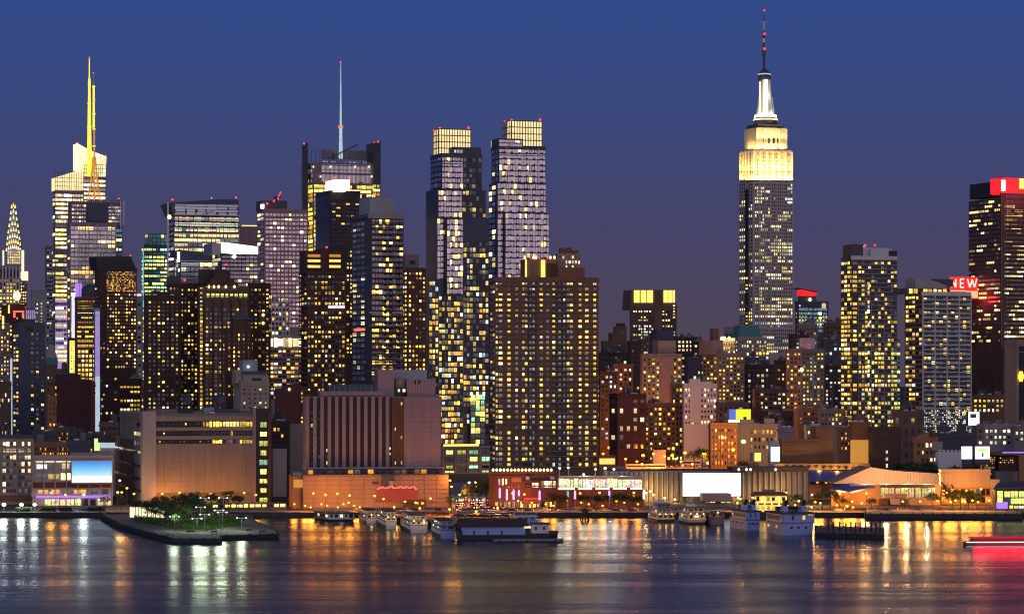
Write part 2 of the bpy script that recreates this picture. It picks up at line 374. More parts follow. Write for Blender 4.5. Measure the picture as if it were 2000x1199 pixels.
    def light(s, px, py, v, power, c=(1, .8, .4), r=.6, up=False):
        u = s.ux(px, v); l = bpy.data.lights.new('floodlight', 'SPOT' if up else 'POINT')
        if up: l.spot_size = R(172); l.spot_blend = .15
        l.energy = power; l.color = c; l.shadow_soft_size = r
        o = bpy.data.objects.new('floodlight', l); col.objects.link(o); o.parent = s.root; o.location = (u, v, s.zy(py, u, v))
        if up: o.rotation_euler = (R(180), 0, 0)
        return o
# ================================================================ the setting
def sheet(name, pts, z, m):
    b = MB(); b.face([(x, y, z) for x, y in pts], m); return tag(b.build(name), kind='structure')
SH = 1161.0
m, t, p = newmat('river'); RIVER = m
p.inputs['Base Color'].default_value = (.004, .007, .016, 1); p.inputs['Roughness'].default_value = .3; p.inputs['IOR'].default_value = 1.33
n1 = worldnoise(t, .12, (.10, 1.0, 1), 4); n2 = worldnoise(t, .03, (.10, 1.0, 1), 4)
hgt = math_n(t, 'ADD', math_n(t, 'MULTIPLY', n1, .5), math_n(t, 'MULTIPLY', n2, 1.3))
bmp = N(t, 'ShaderNodeBump'); bmp.inputs['Strength'].default_value = .26; bmp.inputs['Distance'].default_value = 1.0
t.links.new(hgt, bmp.inputs['Height']); t.links.new(bmp.outputs[0], p.inputs['Normal'])
rr = math_n(t, 'MULTIPLY_ADD', n2, .36); rr.node.inputs[2].default_value = .07; t.links.new(rr, p.inputs['Roughness'])
sheet('river', [(-1500, -400), (1500, -400), (1500, SH + 4), (-1500, SH + 4)], 0, RIVER)
sheet('ground', [(-6000, SH + 2), (6000, SH + 2), (6000, 20000), (-6000, 20000)], GZ, M['asphalt'])
sheet('riverside_road', [(-1500, SH + 9), (1500, SH + 9), (1500, SH + 24), (-1500, SH + 24)], GZ + .004, M['grey'])
b = MB(); b.box(-1500, 1500, SH, SH + 2.5, -3, GZ + .25, M['hullblack'], M['roofgrey'])
for k in range(-420, 420): b.box(k * 2.8, k * 2.8 + random.uniform(.3, 1.4), SH - .35, SH, -3, GZ + random.uniform(-.7, .2), M[random.choice(('hullblack', 'black', 'bark'))])
tag(b.build('seawall'), 'long low dark timber faced seawall along the city shore', 'seawall')

# ================================================================ left third: midtown north
# --- spired skyscraper with a crown of arched tiers
c = B('art_deco_skyscraper', 'slender art deco skyscraper with glowing arched steel crown and needle spire at left edge', 'skyscraper', 3, 10, 49, 515, 4200, 'limestone', th=12, depth=30, parapet=False)
c.win('F', 14, 44, 490, 516, 4.5, 5, .55, .6, .8, 'gold', off=-.6, single=False)
c.win('F', 8, 46, 520, 600, 4.5, 6, .5, .55, .45, 'gold', single=False)
c.box('crown_shoulder', 14, 44, 488, 516, -.4, 22, 'steel')
for a, z in ((4, 9), (41, 48)): c.box('corner_pier', a, z, 487, 530, -1.5, 6, 'limestone'); c.panel('pier_light', a + 1, z - 1, 489, 530, 'glowpale', -1.5)
prof = [(492, 17.5), (481, 16.5), (470, 15.4), (458, 14), (446, 12.3), (434, 10.4), (422, 8.4), (410, 5.8), (400, 3.4), (396, 1.6)]
for (ya, ra), (yb, rb) in zip(prof, prof[1:]): c.spire('crown_tier', 26, [(ya, ra), (yb + 1.2, ra * .93), (yb, rb)], 14, 'steel', 16)
u = c.ux(26, 14); k = c.dep(u, 14) / F
for i, (ya, ra) in enumerate(prof[:8]):
    n = max(3, 8 - i); q = MB()
    for j in range(n):
        f = (j + .5) / n * 2 - 1; x = f * ra * .9 * k; z = c.zy(ya - 7 * (1 - f * f) + 1, u, 14); w = 1.3 * k; dy = -math.sqrt(max(0, 1 - f * f * .8)) * ra * k - .8
        w *= 1.35; q = MB(); q.face([(u + x - w, 14 + dy, z), (u + x + w, 14 + dy, z), (u + x, 14 + dy, z + 8 * k)], M['glowyellow' if i % 2 else 'glowpale']); q.build('crown_window', c.root)
c.spire('needle', 26, [(398, 1.7), (385, .9), (355, .35)], 14, 'concrete', 6)
# --- white gridded block before it
c = B('office_block', 'pale office block with vertical white fins and rows of yellow windows at left edge', 'office block', -14, -8, 38, 520, 3400, 'mauve', th=14)
c.fins('F', -8, 38, 520, 620, 7, .45, 1.0, 'white'); c.win('F', -8, 38, 545, 640, 7, 7, .5, .6, .75, 'gold', mode='full'); c.win('F', -8, 38, 524, 544, 7, 22, .5, .9, 0, dim=0)
c = B('office_tower', 'slim grey tower with a glowing square lantern beside the white finned block', 'office tower', 37, 39, 53, 546, 3500, 'grey', th=14)
c.win('F', 40, 52, 550, 640, 4, 6, .6, .55, .5, 'gold', single=False); c.box('lantern', 42, 55, 530, 548, -.5, 10, 'glowpale')
# --- brick theatre district roofs
c = B('hotel', 'reddish stepped brick hotel carrying a white globe lamp and red rooftop neon', 'hotel', 8, 18, 49, 612, 2700, 'redbrick', th=16, roof=1)
c.box('upper_storeys', 20, 48, 594, 613, 1, 20, 'redbrick'); c.win('F', 18, 49, 618, 760, 6, 8, .45, .5, .25); c.spire('globe_lamp', 33, [(587, 2), (584, 6), (578, 7.5), (572, 6), (569, 2)], -1, 'lampwarm', 12); c.spire('lamp_post', 33, [(594, 1.5), (586, 1.5)], -1, 'grey', 6)
c.panel('neon_sign', 26, 47, 607, 611, 'neonred', .5); c.panel('neon_upright', 26, 30, 611, 620, 'neonred', -.4); c.panel('neon_upright', 43, 47, 611, 620, 'neonred', -.4)
c = B('hotel', 'mauve brick hotel at left edge with vertical yellow light strips', 'hotel', -30, -22, 19, 632, 2600, 'mauve', th=16, roof=1)
c.win('F', -10, 18, 640, 780, 6, 8, .45, .5, .3); c.panel('light_strip', 16, 19, 596, 612, 'glowyellow', 0); c.panel('light_strip', 4, 8, 617, 642, 'glowyellow', 0); c.box('sign_frame', 3, 19, 596, 632, .3, 3, 'maroon')
c = B('theatre', 'low theatre building washed in purple light behind the navy tower', 'theatre', 48, 50, 69, 603, 2800, 'mauve', th=14)
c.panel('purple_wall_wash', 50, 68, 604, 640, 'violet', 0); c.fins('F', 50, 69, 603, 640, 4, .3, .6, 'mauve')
c = B('office_slab', 'blank pale slab with two columns of small lit windows left of spired glass tower', 'office slab', 60, 62, 91, 567, 3000, 'paleblue', th=14)
c.win('F', 68, 74, 590, 640, 4, 8, .4, .4, .5, 'cream', single=False); c.win('F', 78, 84, 590, 640, 6, 6, .4, .5, .8, 'gold', single=False)
c = B('office_tower', 'narrow grey banded tower tight against the left of the spired glass tower', 'office tower', 88, 91, 106, 482, 3150, 'grey', th=14)
c.bands('F', 91, 106, 490, 700, 8, .5, .5, 'concrete'); c.win('F', 91, 106, 490, 700, 5, 8, .8, .4, .1, 'cool', single=False)
# --- tall faceted glass tower with yellow spire
c = B('glass_skyscraper', 'faceted glass skyscraper with sloping lit crown and tall yellow spire', 'skyscraper', 103, 108, 164, 372, 2900, 'grey', th=20, depth=45, parapet=False)
c.win('F', 108, 163, 378, 708, 5.5, 8.4, .96, .62, .82, 'pale', 'office', pane='silver'); c.win('L', 103, 107, 378, 640, 4, 8.4, .9, .6, .3, 'pale', 'office', pane='blue')
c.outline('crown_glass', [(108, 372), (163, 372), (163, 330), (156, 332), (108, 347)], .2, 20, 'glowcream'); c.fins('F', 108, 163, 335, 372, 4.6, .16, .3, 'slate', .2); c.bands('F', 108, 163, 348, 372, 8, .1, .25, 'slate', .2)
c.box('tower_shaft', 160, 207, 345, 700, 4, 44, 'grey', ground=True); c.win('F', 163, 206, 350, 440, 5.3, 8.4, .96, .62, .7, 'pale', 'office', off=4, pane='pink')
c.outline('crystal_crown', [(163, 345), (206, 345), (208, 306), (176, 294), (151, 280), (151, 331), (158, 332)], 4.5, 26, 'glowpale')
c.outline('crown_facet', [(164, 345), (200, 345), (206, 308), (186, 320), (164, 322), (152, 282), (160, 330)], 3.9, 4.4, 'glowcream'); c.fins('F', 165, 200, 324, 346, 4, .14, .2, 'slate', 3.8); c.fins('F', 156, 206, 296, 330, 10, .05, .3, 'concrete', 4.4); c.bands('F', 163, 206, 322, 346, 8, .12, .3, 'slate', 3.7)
c.spire('spire', 174.5, [(345, 5.2), (308, 4.7), (296, 4.5), (295, 5), (293, 5), (292, 4.3), (250, 3.6), (249, 4.1), (247, 4.1), (246, 3.5), (204, 3.0), (203, 3.5), (201, 3.5), (200, 2.8), (170, 2.3), (169, 2.8), (156, 2.3), (152, 1.2), (118, .9), (113, .4)], 3, 'spireyellow', 8); c.beacon(174.5, 113, 3, 1.3); c.beacon(151, 279, 5, 1.3); c.beacon(206, 305, 5, 1.3)
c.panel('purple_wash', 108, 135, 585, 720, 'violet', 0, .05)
# --- tower with the lattice mast
c = B('office_tower', 'mauve glass office tower with black square rooftop sign and orange lattice mast', 'office tower', 131, 137, 226, 436, 2780, 'mauve', th=18)
c.win('F', 138, 225, 442, 700, 7, 8.5, .95, .74, .24, 'gold', 'office', pane='silver'); c.fins('F', 138, 226, 436, 700, 18, .07, .8, 'white'); c.win('L', 132, 137, 442, 660, 4, 8.5, .8, .6, .2, pane='blue')
c.box('top_storeys', 138, 238, 394, 437, 3, 30, 'grey'); c.win('F', 140, 168, 398, 436, 5, 7, .8, .5, .4, 'gold', off=3, pane='pink'); c.win('F', 212, 236, 402, 436, 6, 7, .9, .6, .1, off=3, pane='silver')
c.box('square_sign', 172, 209, 392, 432, -2, 2, 'navy'); c.fins('F', 172, 209, 392, 396, 4, .3, .5, 'white', -2)
c.box('side_wing', 226, 239, 440, 500, 1, 24, 'navy', ground=True); c.win('F', 226, 238, 446, 520, 6, 9, .9, .6, .45, 'pale', 'office', off=1, pane='teal')
q = MB(); Z = lambda y: c.zy(y); U = lambda x: c.ux(x, -1)
for a, d in (((212, 390), (242, 390)), ((242, 390), (242, 436)), ((212, 390), (236, 432)), ((236, 390), (236, 446))): q.bar((U(a[0]), -1, Z(a[1])), (U(d[0]), -1, Z(d[1])), .5, M['steel'])
q.build('sign_frame', c.root); c.beacon(232, 388, 0); c.beacon(186, 385, -1, 2)
q = MB(); u0 = c.ux(184, 6)
for y0, y1, w0, w1 in ((392, 360, 12, 7), (360, 330, 7, 4), (330, 305, 4, 2.5)):
    for sx in (-1, 1):
        for sy in (-1, 1): q.bar((u0 + sx * w0 * .5, 6 + sy * w0 * .5, Z(y0)), (u0 + sx * w1 * .5, 6 + sy * w1 * .5, Z(y1)), .45, M['lattice'])
        q.bar((u0 + sx * w0 * .5, 6 - w0 * .5, Z(y0)), (u0 - sx * w1 * .5, 6 - w1 * .5, Z(y1)), .35, M['lattice'])
q.build('mast_lattice', c.root)
c.spire('mast', 184, [(392, 1.6), (250, 1.6)], 6, 'lattice', 6); c.spire('mast_tube', 183, [(250, 2.2), (172, 1.9), (171, 2.6), (168, 2.6)], 6, 'spireyellow', 8); c.spire('mast_tip', 182.5, [(168, 1.0), (143, .5)], 6, 'white', 6)
for y in (196, 222, 252, 285): c.spire('mast_ring', 183.5, [(y + 1.5, 3.2), (y, 3.2)], 6, 'neonred' if y == 196 else 'glowyellow', 8)
c.beacon(182.5, 143, 6, 1.2)
c.panel('lit_screen', 140, 147, 575, 665, 'paleviolet', -.2); c.panel('lit_screen', 147, 160, 553, 585, 'purple', -.2)
c = B('sign_tower', 'narrow building faced with a vertical glowing orange bulb sign', 'sign tower', 133, 135, 148, 662, 2600, 'maroon', th=14); c.panel('orange_sign', 136, 147, 665, 728, 'glowyellow', 0)
c.win('F', 137, 147, 666, 728, 5, 5, .6, .5, 1, 'orange', proud=.45, single=False)
c = B('office_block', 'ribbon windowed office block with rounded dark top left of the dark glass tower', 'office block', 146, 150, 189, 582, 2450, 'brown', th=16)
c.win('F', 151, 188, 586, 680, 7, 9, .96, .55, .8, 'gold', 'full'); c.win('F', 151, 188, 682, 745, 7, 9, .7, .6, .75, 'gold'); c.bands('F', 150, 189, 582, 680, 9, .4, .6, 'brown'); c.win('F', 176, 188, 745, 840, 4, 8, .5, .5, .3)
c.spire('rounded_top', 176, [(583, 17), (566, 17), (559, 13), (555, 5)], 22, 'slate', 16)
# --- dark glass tower with slanted cap
c = B('dark_tower', 'dark bronze glass tower with slanted black cap and warm reflections', 'office tower', 185, 192, 267, 526, 2250, 'umber', th=18, depth=45)
c.outline('slanted_cap', [(190, 526), (266, 526), (256, 501), (186, 501)], -.6, 30, 'black')
c.win('F', 208, 265, 530, 570, 2.6, 3.0, .5, .7, .32, 'orange', 'col', single=False, plo=.5, pane='brown'); c.win('F', 194, 206, 575, 830, 6, 9, .5, .4, .12)  # warm reflections on the upper glass are put in as glowing orange panes
c.win('F', 208, 266, 572, 720, 5.2, 7, .6, .5, .3, 'gold', 'col', pane='brown'); c.win('F', 196, 230, 720, 840, 8, 14, .4, .3, .2, 'mixed'); c.fins('F', 196, 236, 700, 840, 5, .2, .4, 'umber'); c.win('L', 186, 192, 560, 760, 3, 8, .6, .4, .2, single=False)
c.beacon(255, 499, -.5)
c = B('lit_sliver', 'sliver of a building glowing purple above and icy white below', 'narrow building', 183, 185, 195, 604, 2200, 'paleblue', th=14)
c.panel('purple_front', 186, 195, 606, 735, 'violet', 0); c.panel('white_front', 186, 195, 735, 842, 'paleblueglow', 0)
# --- teal and glass towers
c = B('office_tower', 'teal tinted office tower with bright yellow floors and plain blue-green top', 'office tower', 276, 281, 330, 480, 2700, 'navy', th=16)
c.box('plant_storeys', 292, 329, 456, 481, 3, 30, 'copper'); c.win('F', 282, 329, 484, 580, 8, 7.4, .94, .6, .75, 'green', 'office', pane='teal'); c.win('F', 282, 329, 458, 480, 8, 7, .9, .8, .05, off=3, pane='teal', proud=.4)
c.win('L', 277, 281, 484, 745, 3, 7.4, .9, .6, .5, 'green', pane='teal', single=False); c.panel('corner_light', 279, 281, 485, 600, 'tealglow', 0)
c = B('apartment_slab', 'narrow white slab with one stack of dark square windows', 'apartment slab', 264, 266, 279, 578, 2380, 'concrete', th=14); c.win('F', 267, 277, 590, 745, 11, 9.2, .6, .55, .15, 'cream', dim=.6)
c.panel('lit_lobby', 266, 276, 574, 578, 'paleviolet', 0)
c = B('glass_tower', 'wide glass office tower with blue sloped top and bright banded floors', 'office tower', 327, 340, 467, 420, 2500, 'slate', th=18, depth=50, parapet=False)
c.outline('sloped_top', [(340, 420), (467, 420), (465, 390), (437, 389), (330, 396)], .4, 40, 'navy'); c.win('F', 342, 465, 399, 420, 20, 5, .98, .85, 0, off=.4, pane='blue', proud=.1, single=False)
c.win('F', 341, 466, 423, 465, 7.5, 9.5, .95, .66, .92, 'gold', 'full', pane='teal'); c.win('F', 341, 466, 465, 540, 9, 9.5, .95, .6, .55, 'pale', 'office', pane='blue'); c.bands('F', 340, 467, 420, 540, 9.5, .22, .9, 'silver' if 'silver' in M else 'steel')
c.win('L', 328, 340, 423, 560, 6, 9.5, .9, .6, .5, 'cool', 'office', pane='blue'); c.panel('white_edge', 326, 329, 396, 560, 'steel', 0, 1.2, 'F'); c.spire('corner_floodlight', 331, [(428, 2), (424, 4.2), (420, 2)], -2, 'lampwarm', 10)
q = MB(); q.bar((c.ux(392), -2, c.zy(420)), (c.ux(416), -2, c.zy(410)), .5, M['white']); q.build('roof_crane', c.root); c.beacon(337, 390, 1, 2); c.beacon(461, 386, 1, 2); c.beacon(413, 387, 1, 1, 'lampwarm')
c = B('glass_block', 'dark blue glass block with sloping roof and white light at its corner', 'office block', 344, 352, 417, 500, 2200, 'navy', th=18, depth=40, parapet=False)
c.outline('sloping_roof', [(352, 500), (417, 500), (417, 496), (352, 488)], 0, 40, 'navy'); c.win('F', 354, 416, 512, 560, 9, 9, .95, .75, .3, 'gold', 'office', pane='blue'); c.panel('roof_light', 346, 351, 492, 512, 'lanternwhite', -.3, .5); c.bands('F', 352, 417, 510, 560, 9, .14, .6, 'steel'); c.beacon(392, 526, -1)
c.win('L', 345, 351, 505, 560, 4, 9, .9, .7, .3, 'cool', pane='blue', single=False)
c = B('glass_block', 'glass block with a white lit sloping attic beside the pink tower', 'office block', 414, 432, 504, 497, 2100, 'slate', th=20, depth=30, parapet=False)
c.outline('lit_attic', [(432, 489), (504, 497), (504, 482), (436, 473), (432, 473)], -.1, 26, 'glowwhite'); c.win('F', 433, 503, 499, 560, 8, 8, .95, .75, .12, 'pale', pane='silver'); c.bands('F', 432, 504, 497, 560, 8, .15, .5, 'slate'); c.win('L', 415, 431, 480, 560, 5, 8, .9, .8, .5, 'pale', pane='blue'); c.box('attic_top', 414, 432, 475, 497, .2, 26, 'steel'); c.spire('flood_lamp', 458, [(505, 2), (501, 4), (497, 2)], -1.5, 'lampwhite', 8)
c = B('office_slab', 'plain mauve slab rising behind the lit attic glass block', 'office slab', 468, 470, 506, 441, 2650, 'mauve', th=12); c.fins('F', 470, 506, 445, 500, 5, .2, .4, 'grey'); c.panel('parapet_light', 472, 505, 440, 443, 'glowcream', 0)
# --- pink tower
c = B('pink_tower', 'tall rosy stone and glass tower with red rooftop beacons and satellite dish', 'office tower', 502, 516, 601, 410, 2300, 'mauve', th=18, roof=0)
c.win('F', 518, 600, 416, 640, 7.5, 8.2, .78, .62, .12, 'pale', pane='pink'); c.win('L', 503, 515, 416, 650, 5, 8.2, .85, .6, .3, 'pale', pane='blue'); c.bands('F', 516, 601, 410, 640, 16.4, .1, .4, 'mauve')
c.win('F', 530, 564, 582, 655, 7, 9, .6, .6, .2, 'mixed', proud=.6); c.fins('F', 529, 565, 580, 656, 7, .28, .9, 'white'); c.bands('F', 529, 565, 580, 656, 9, .22, .9, 'white')
c.win('F', 524, 590, 660, 678, 9, 18, .9, .9, 1, 'cream', proud=.7); c.bands('F', 517, 601, 682, 780, 8, .3, .8, 'mauve'); c.win('F', 518, 600, 682, 780, 8, 8, .8, .55, .22, 'mixed', plo=.5)
c.box('plant_room', 512, 561, 392, 411, 4, 30, 'slate'); c.panel('lit_sign', 509, 516, 399, 408, 'lanternwhite', 2)
q = MB(); u = c.ux(541, 8); z = c.zy(393); q.lathe(u, 8, [(z, .8), (z + 2.5, 1)], M['slate'], 6); q.lathe(u, 8, [(z + 2, 1), (z + 4, 3.4), (z + 4.2, 3.0)], M['maroon'], 12); q.bar((u, 8, z + 2), (u + 3, 7, z + 8), .4, M['redbeacon']); q.build('satellite_dish', c.root)
for x, y in ((510, 402), (522, 398), (535, 393), (543, 388)): c.beacon(x, y, 3, 2)
# --- newspaper tower with screens and mast
c = B('screen_tower', 'glass skyscraper with tall side screens, thin white mast and yellow lit floors', 'skyscraper', 589, 612, 734, 320, 2600, 'grey', th=20, depth=50)
c.win('F', 628, 724, 316, 360, 2.5, 40, .6, .95, 0, dim=.9, pane='silver', single=False); c.win('F', 613, 734, 361, 500, 9, 8.6, .95, .74, .85, 'gold', 'full', off=-.2)
c.win('L', 590, 611, 362, 495, 7, 8.6, .96, .74, .95, 'gold', 'full'); c.win('L', 590, 611, 322, 360, 7, 8.6, .96, .74, .08, 'gold', 'full', pane='silver'); c.bands('F', 628, 724, 320, 360, 20, .2, .4, 'grey')
c.lbox('side_screen', 590, 600, 281, 495, -2.2, -1.2, 'slate'); c.box('side_screen', 730, 743, 279, 382, -1, 22, 'slate'); c.box('roof_screen', 628, 724, 294, 312, 20, 21, 'grey'); c.fins('F', 600, 730, 294, 322, 8, .08, .3, 'slate', 6)
c.win('F', 728, 742, 360, 384, 7, 8.6, .9, .7, 1, 'gold', 'full', off=-1); c.fins('F', 730, 743, 276, 360, 3, .15, .5, 'slate', -1)
for x, y in ((612, 326), (646, 326), (694, 326), (721, 326), (626, 345), (726, 345)): c.spire('facade_lamp', x, [(y + 1.6, .8), (y, 1.7), (y - 1.6, .8)], -1, 'lampwarm', 8)
c.spire('mast', 665.5, [(310, 4), (252, 3), (248, 2.6), (246, 2.2), (160, 1.0), (122, .5)], 16, 'paleblueglow', 8); c.spire('mast_ring', 665.5, [(251, 4.6), (246, 4.6)], 16, 'neonred', 10); c.beacon(665, 122, 16, 1.6)
q = MB(); q.bar((c.ux(652), 14, c.zy(306)), (c.ux(708), 14, c.zy(277)), .6, M['slate']); q.bar((c.ux(660), 14, c.zy(312)), (c.ux(660), 14, c.zy(296)), .9, M['slate']); q.build('window_cleaning_crane', c.root)
for x, y in ((594, 281), (731, 279), (738, 277)): c.beacon(x, y, 0, 1.8)
# --- black slab with the lit lantern
c = B('black_slab', 'black slab tower topped by a brilliant white lantern', 'office tower', 616, 645, 704, 375, 1950, 'black', th=22)
c.win('F', 647, 702, 395, 480, 9, 8, .8, .4, .1, 'gold'); c.win('F', 676, 702, 480, 700, 6, 8, .6, .5, .35, 'gold', 'col'); c.win('L', 618, 643, 400, 480, 7, 9, .5, .4, .04, 'cool', pane='blue'); c.panel('blue_glass_side', 617, 644, 376, 640, 'navy', -.1, .1, 'L')
c.box('lantern', 656, 683, 351, 374, 2, 16, 'lanternwhite'); c.lbox('lantern_side', 636, 655, 353, 376, 1.8, 9, 'lanternwhite')
for x, y in ((637, 353), (654, 347), (681, 347)): c.beacon(x, y, 2, 2)
# --- lilac tower with balconies
c = B('balcony_tower', 'lilac glass apartment tower with dark balcony notches and pale blue top', 'apartment tower', 687, 722, 788, 421, 1700, 'slate', th=22, depth=28)
c.box('blue_top', 722, 770, 386, 420, 1, 20, 'paleblue'); c.lbox('grey_top', 703, 722, 386, 421, 4, 12, 'grey'); c.bands('F', 722, 770, 386, 420, 6, .06, .15, 'white', 1); c.box('roof_rim', 720, 789, 416, 427, -.6, 1, 'concrete')
c.win('F', 726, 787, 428, 745, 6.7, 10.7, .93, .66, .12, 'gold', pane='pink', plo=.2); c.bands('F', 722, 788, 424, 750, 10.7, .2, .5, 'slate')
for x in (752, 762, 778): c.win('F', x - 4, x + 4, 433, 745, 8, 10.7, .85, .3, 0, dim=0, proud=.55, single=False)
c.win('L', 689, 721, 432, 745, 8, 10.7, .85, .55, .15, 'pale', pane='blue', dim=.3); c.bands('L', 687, 722, 424, 750, 10.7, .14, .4, 'mauve'); c.box('glass_corner', 716, 724, 430, 750, -.8, 2, 'navy')
c.box('white_ledge', 722, 745, 609, 612, -2.2, 0, 'white'); c.box('white_ledge', 768, 791, 609, 612, -2.2, 0, 'white'); c.box('white_ledge', 722, 791, 635, 638, -2.2, 0, 'concrete'); c.panel('red_light_strip', 692, 715, 641, 646, 'neonred', -.1, .3, 'L')
q = MB(); q.box(c.ux(724, 6), c.ux(756, 6), 6, 12, c.zy(386), c.zy(383), M['maroon']); q.build('red_roof_light', c.root)
# --- brown terrace tower
c = B('terrace_tower', 'dark brown balconied tower with orange lit terraces at its top', 'apartment tower', 588, 600, 675, 531, 1580, 'umber', th=18, depth=24)
c.box('stepped_top', 596, 666, 490, 532, 1, 20, 'umber'); c.box('centre_shaft', 627, 643, 486, 532, -.8, 14, 'maroon')
for y in (495, 505, 516):
    for a, z in ((601, 626), (643, 665)): c.panel('terrace_light', a, z, y + 2, y + 7, 'canopygold' if y > 500 else 'orangepanel', 1); c.box('terrace_ledge', a - 3, z + 1, y + 7, y + 9, -1.2, 1, 'umber')
c.win('F', 600, 674, 536, 598, 7, 9.6, .62, .5, .25, 'gold', dim=.5); c.win('F', 600, 674, 606, 775, 7, 9.4, .6, .5, .3, 'warm', dim=.4); c.bands('F', 600, 675, 534, 775, 9.4, .18, .6, 'brick'); c.bands('L', 588, 600, 534, 775, 9.4, .3, 1.5, 'umber'); c.win('L', 589, 600, 540, 770, 5, 9.4, .6, .5, .25, single=False)
c.panel('blue_light_strip', 641, 673, 597, 602, 'paleviolet', -.7, .4); c.beacon(638, 483, 0, 2)
c = B('brick_tower', 'stepped brown brick tower with yellow windows behind the lilac balcony tower', 'apartment tower', 784, 796, 840, 526, 1900, 'brick', th=18, roof=0)
c.box('plant_house', 792, 818, 497, 527, 4, 18, 'grey'); c.box('plant_recess', 801, 811, 509, 516, 3.7, 5, 'black'); c.win('F', 797, 838, 530, 770, 7, 9, .55, .5, .32, 'warm', 'col', dim=.4); c.win('L', 786, 795, 530, 770, 4, 9, .7, .5, .5, 'gold', 'col'); c.spire('aerial', 793, [(500, .7), (478, .3)], 8, 'slate', 5)
# ================================================================ left: nearer blocks
def tank(px, y0, y1, hw, Y, mat, label, legs=True, base=None):
    """rooftop water tank: conical lid, barrel, legs down to y1"""
    k = Y / F; X = PX(px, Y); r = hw * k; zt, zb = PZ(y0, Y), PZ(y1, Y); h = zt - zb; leg = h * (.42 if legs else .12)
    e = tag(empty('water_tank', (X, Y, zb)), label, 'water tank'); q = MB()
    q.lathe(0, 0, [(leg, r), (h * .84, r * .97)], M[mat], 14); q.build('barrel', e)
    q = MB(); q.lathe(0, 0, [(h * .84, r * 1.08), (h, r * .08)], M['slate'], 14); q.build('roof', e)
    for sx in (-1, 1):
        for sy in (-1, 1): q = MB(); q.bar((sx * r * .8, sy * r * .8, 0), (sx * r * .65, sy * r * .65, leg), .12 * r, M['slate']); q.build('leg', e)
    return e
c = B('apartment_tower', 'plain navy blue apartment tower with lit windows down its left side', 'apartment tower', 24, 38, 88, 633, 1850, 'navy', th=16, depth=30)
c.win('L', 26, 37, 652, 850, 5, 8, .6, .55, .5, 'gold', 'col'); c.win('F', 58, 88, 648, 850, 9, 9, .45, .5, .16, 'warm', dim=.3); c.box('plant_house', 47, 68, 623, 634, 3, 14, 'slate'); c.panel('dark_louvre', 50, 64, 637, 646, 'black', 0)
c = B('mansard_tower', 'old tan stone tower with tapering green copper roof and finial', 'tower', 86, 90, 112, 712, 2100, 'brown', th=14)
q = MB(); W_ = c.W; q.prism([(-.5, -.5), (W_ + .5, -.5), (W_ + .5, 12), (-.5, 12)], c.h, c.h + 5, M['copper'], taper=.92); q.prism([(0, 0), (W_, 0), (W_, 11), (0, 11)], c.h + 5, c.zy(672), M['limestone'], taper=.38); q.build('mansard_roof', c.root)
c.spire('finial', 96, [(673, 4), (668, 4.5), (664, 2), (657, .5)], 5, 'copper', 8); c.win('F', 91, 111, 720, 850, 7, 12, .35, .4, .25, 'warm')
c = B('blank_block', 'windowless dark maroon block with stepped roof behind the riverside roofs', 'building', 108, 111, 178, 745, 1690, 'maroon', th=14)
c.box('stepped_roof', 112, 157, 731, 746, .2, 16, 'maroon'); c.box('stepped_roof', 157, 168, 740, 746, .2, 16, 'maroon'); c.win('L', 108, 111, 750, 850, 3, 14, .7, .4, .6, 'gold', single=False)
tank(125.5, 706, 733, 5.5, 1700, 'brown', 'small brown water tank on top of the windowless maroon block')
c = B('office_block', 'dark low office block with scattered yellow windows below the dark glass tower', 'office block', 229, 233, 276, 742, 1720, 'umber', th=14, roof=2)
c.win('F', 234, 274, 752, 830, 6.6, 9, .7, .5, .4, 'gold', 'office'); c.win('F', 277, 290, 745, 780, 6, 12, .4, .3, 0)
c = B('brick_house', 'orange washed brick building with one small window beside the dark low offices', 'building', 272, 274, 289, 744, 1790, 'orangebrick', th=14); c.win('F', 275, 288, 750, 800, 6, 14, .35, .3, .3)
c = B('brick_hotel', 'tan brick building at left edge below the mauve hotel', 'building', -24, -18, 22, 748, 1780, 'brown', th=14, roof=1); c.win('F', -10, 20, 766, 850, 6, 11, .45, .6, .35, 'cream')
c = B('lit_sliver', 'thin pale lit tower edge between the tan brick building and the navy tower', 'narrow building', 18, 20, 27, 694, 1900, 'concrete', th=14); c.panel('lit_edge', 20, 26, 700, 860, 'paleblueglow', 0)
c = B('brick_house', 'slim orange lit stone building between the navy tower and the maroon block', 'building', 92, 94, 110, 776, 1650, 'orangebrick', th=14); c.win('F', 95, 109, 782, 866, 6, 10, .4, .5, .15, 'orange')
c = B('apartment_block', 'red brick row behind the curved roof hall', 'building', 176, 178, 186, 750, 1640, 'redbrick', th=14)
# --- rooftops behind the pier buildings
for xl, xr, yt, Y, mt, lab, p in ((62, 112, 846, 1400, 'slate', 'low slate roofed shed behind the warehouse', 0), (66, 136, 868, 1330, 'orangebrick', 'orange brick low rise with small arched windows behind the pier hall', .5),
      (108, 140, 838, 1420, 'brown', 'short brown roof house with an ornate parapet', .3), (140, 182, 850, 1380, 'slate', 'flat teal grey roof behind the billboard', .1), (196, 232, 828, 1480, 'brown', 'small sandy roof pavilion lit from below', .1), (134, 176, 864, 1300, 'navy', 'blue boxy rooftop unit behind the billboard', 0)):
    c = B('low_rise', lab, 'building', xl - 2, xl, xr, yt, Y, mt, th=12, roof=1)
    if p: c.win('F', xl + 1, xr - 1, yt + 4, yt + 34, 5, 9, .45, .6, p, 'orange')
tank(12, 790, 852, 9, 1300, 'wood', 'large water tank on tall legs over the warehouse at left edge')
tank(36, 822, 852, 6, 1310, 'maroon', 'red and white banded small water tank beside the tall legged tank')
tank(144, 832, 864, 9, 1340, 'slate', 'black wooden water tank above the blue rooftop unit')
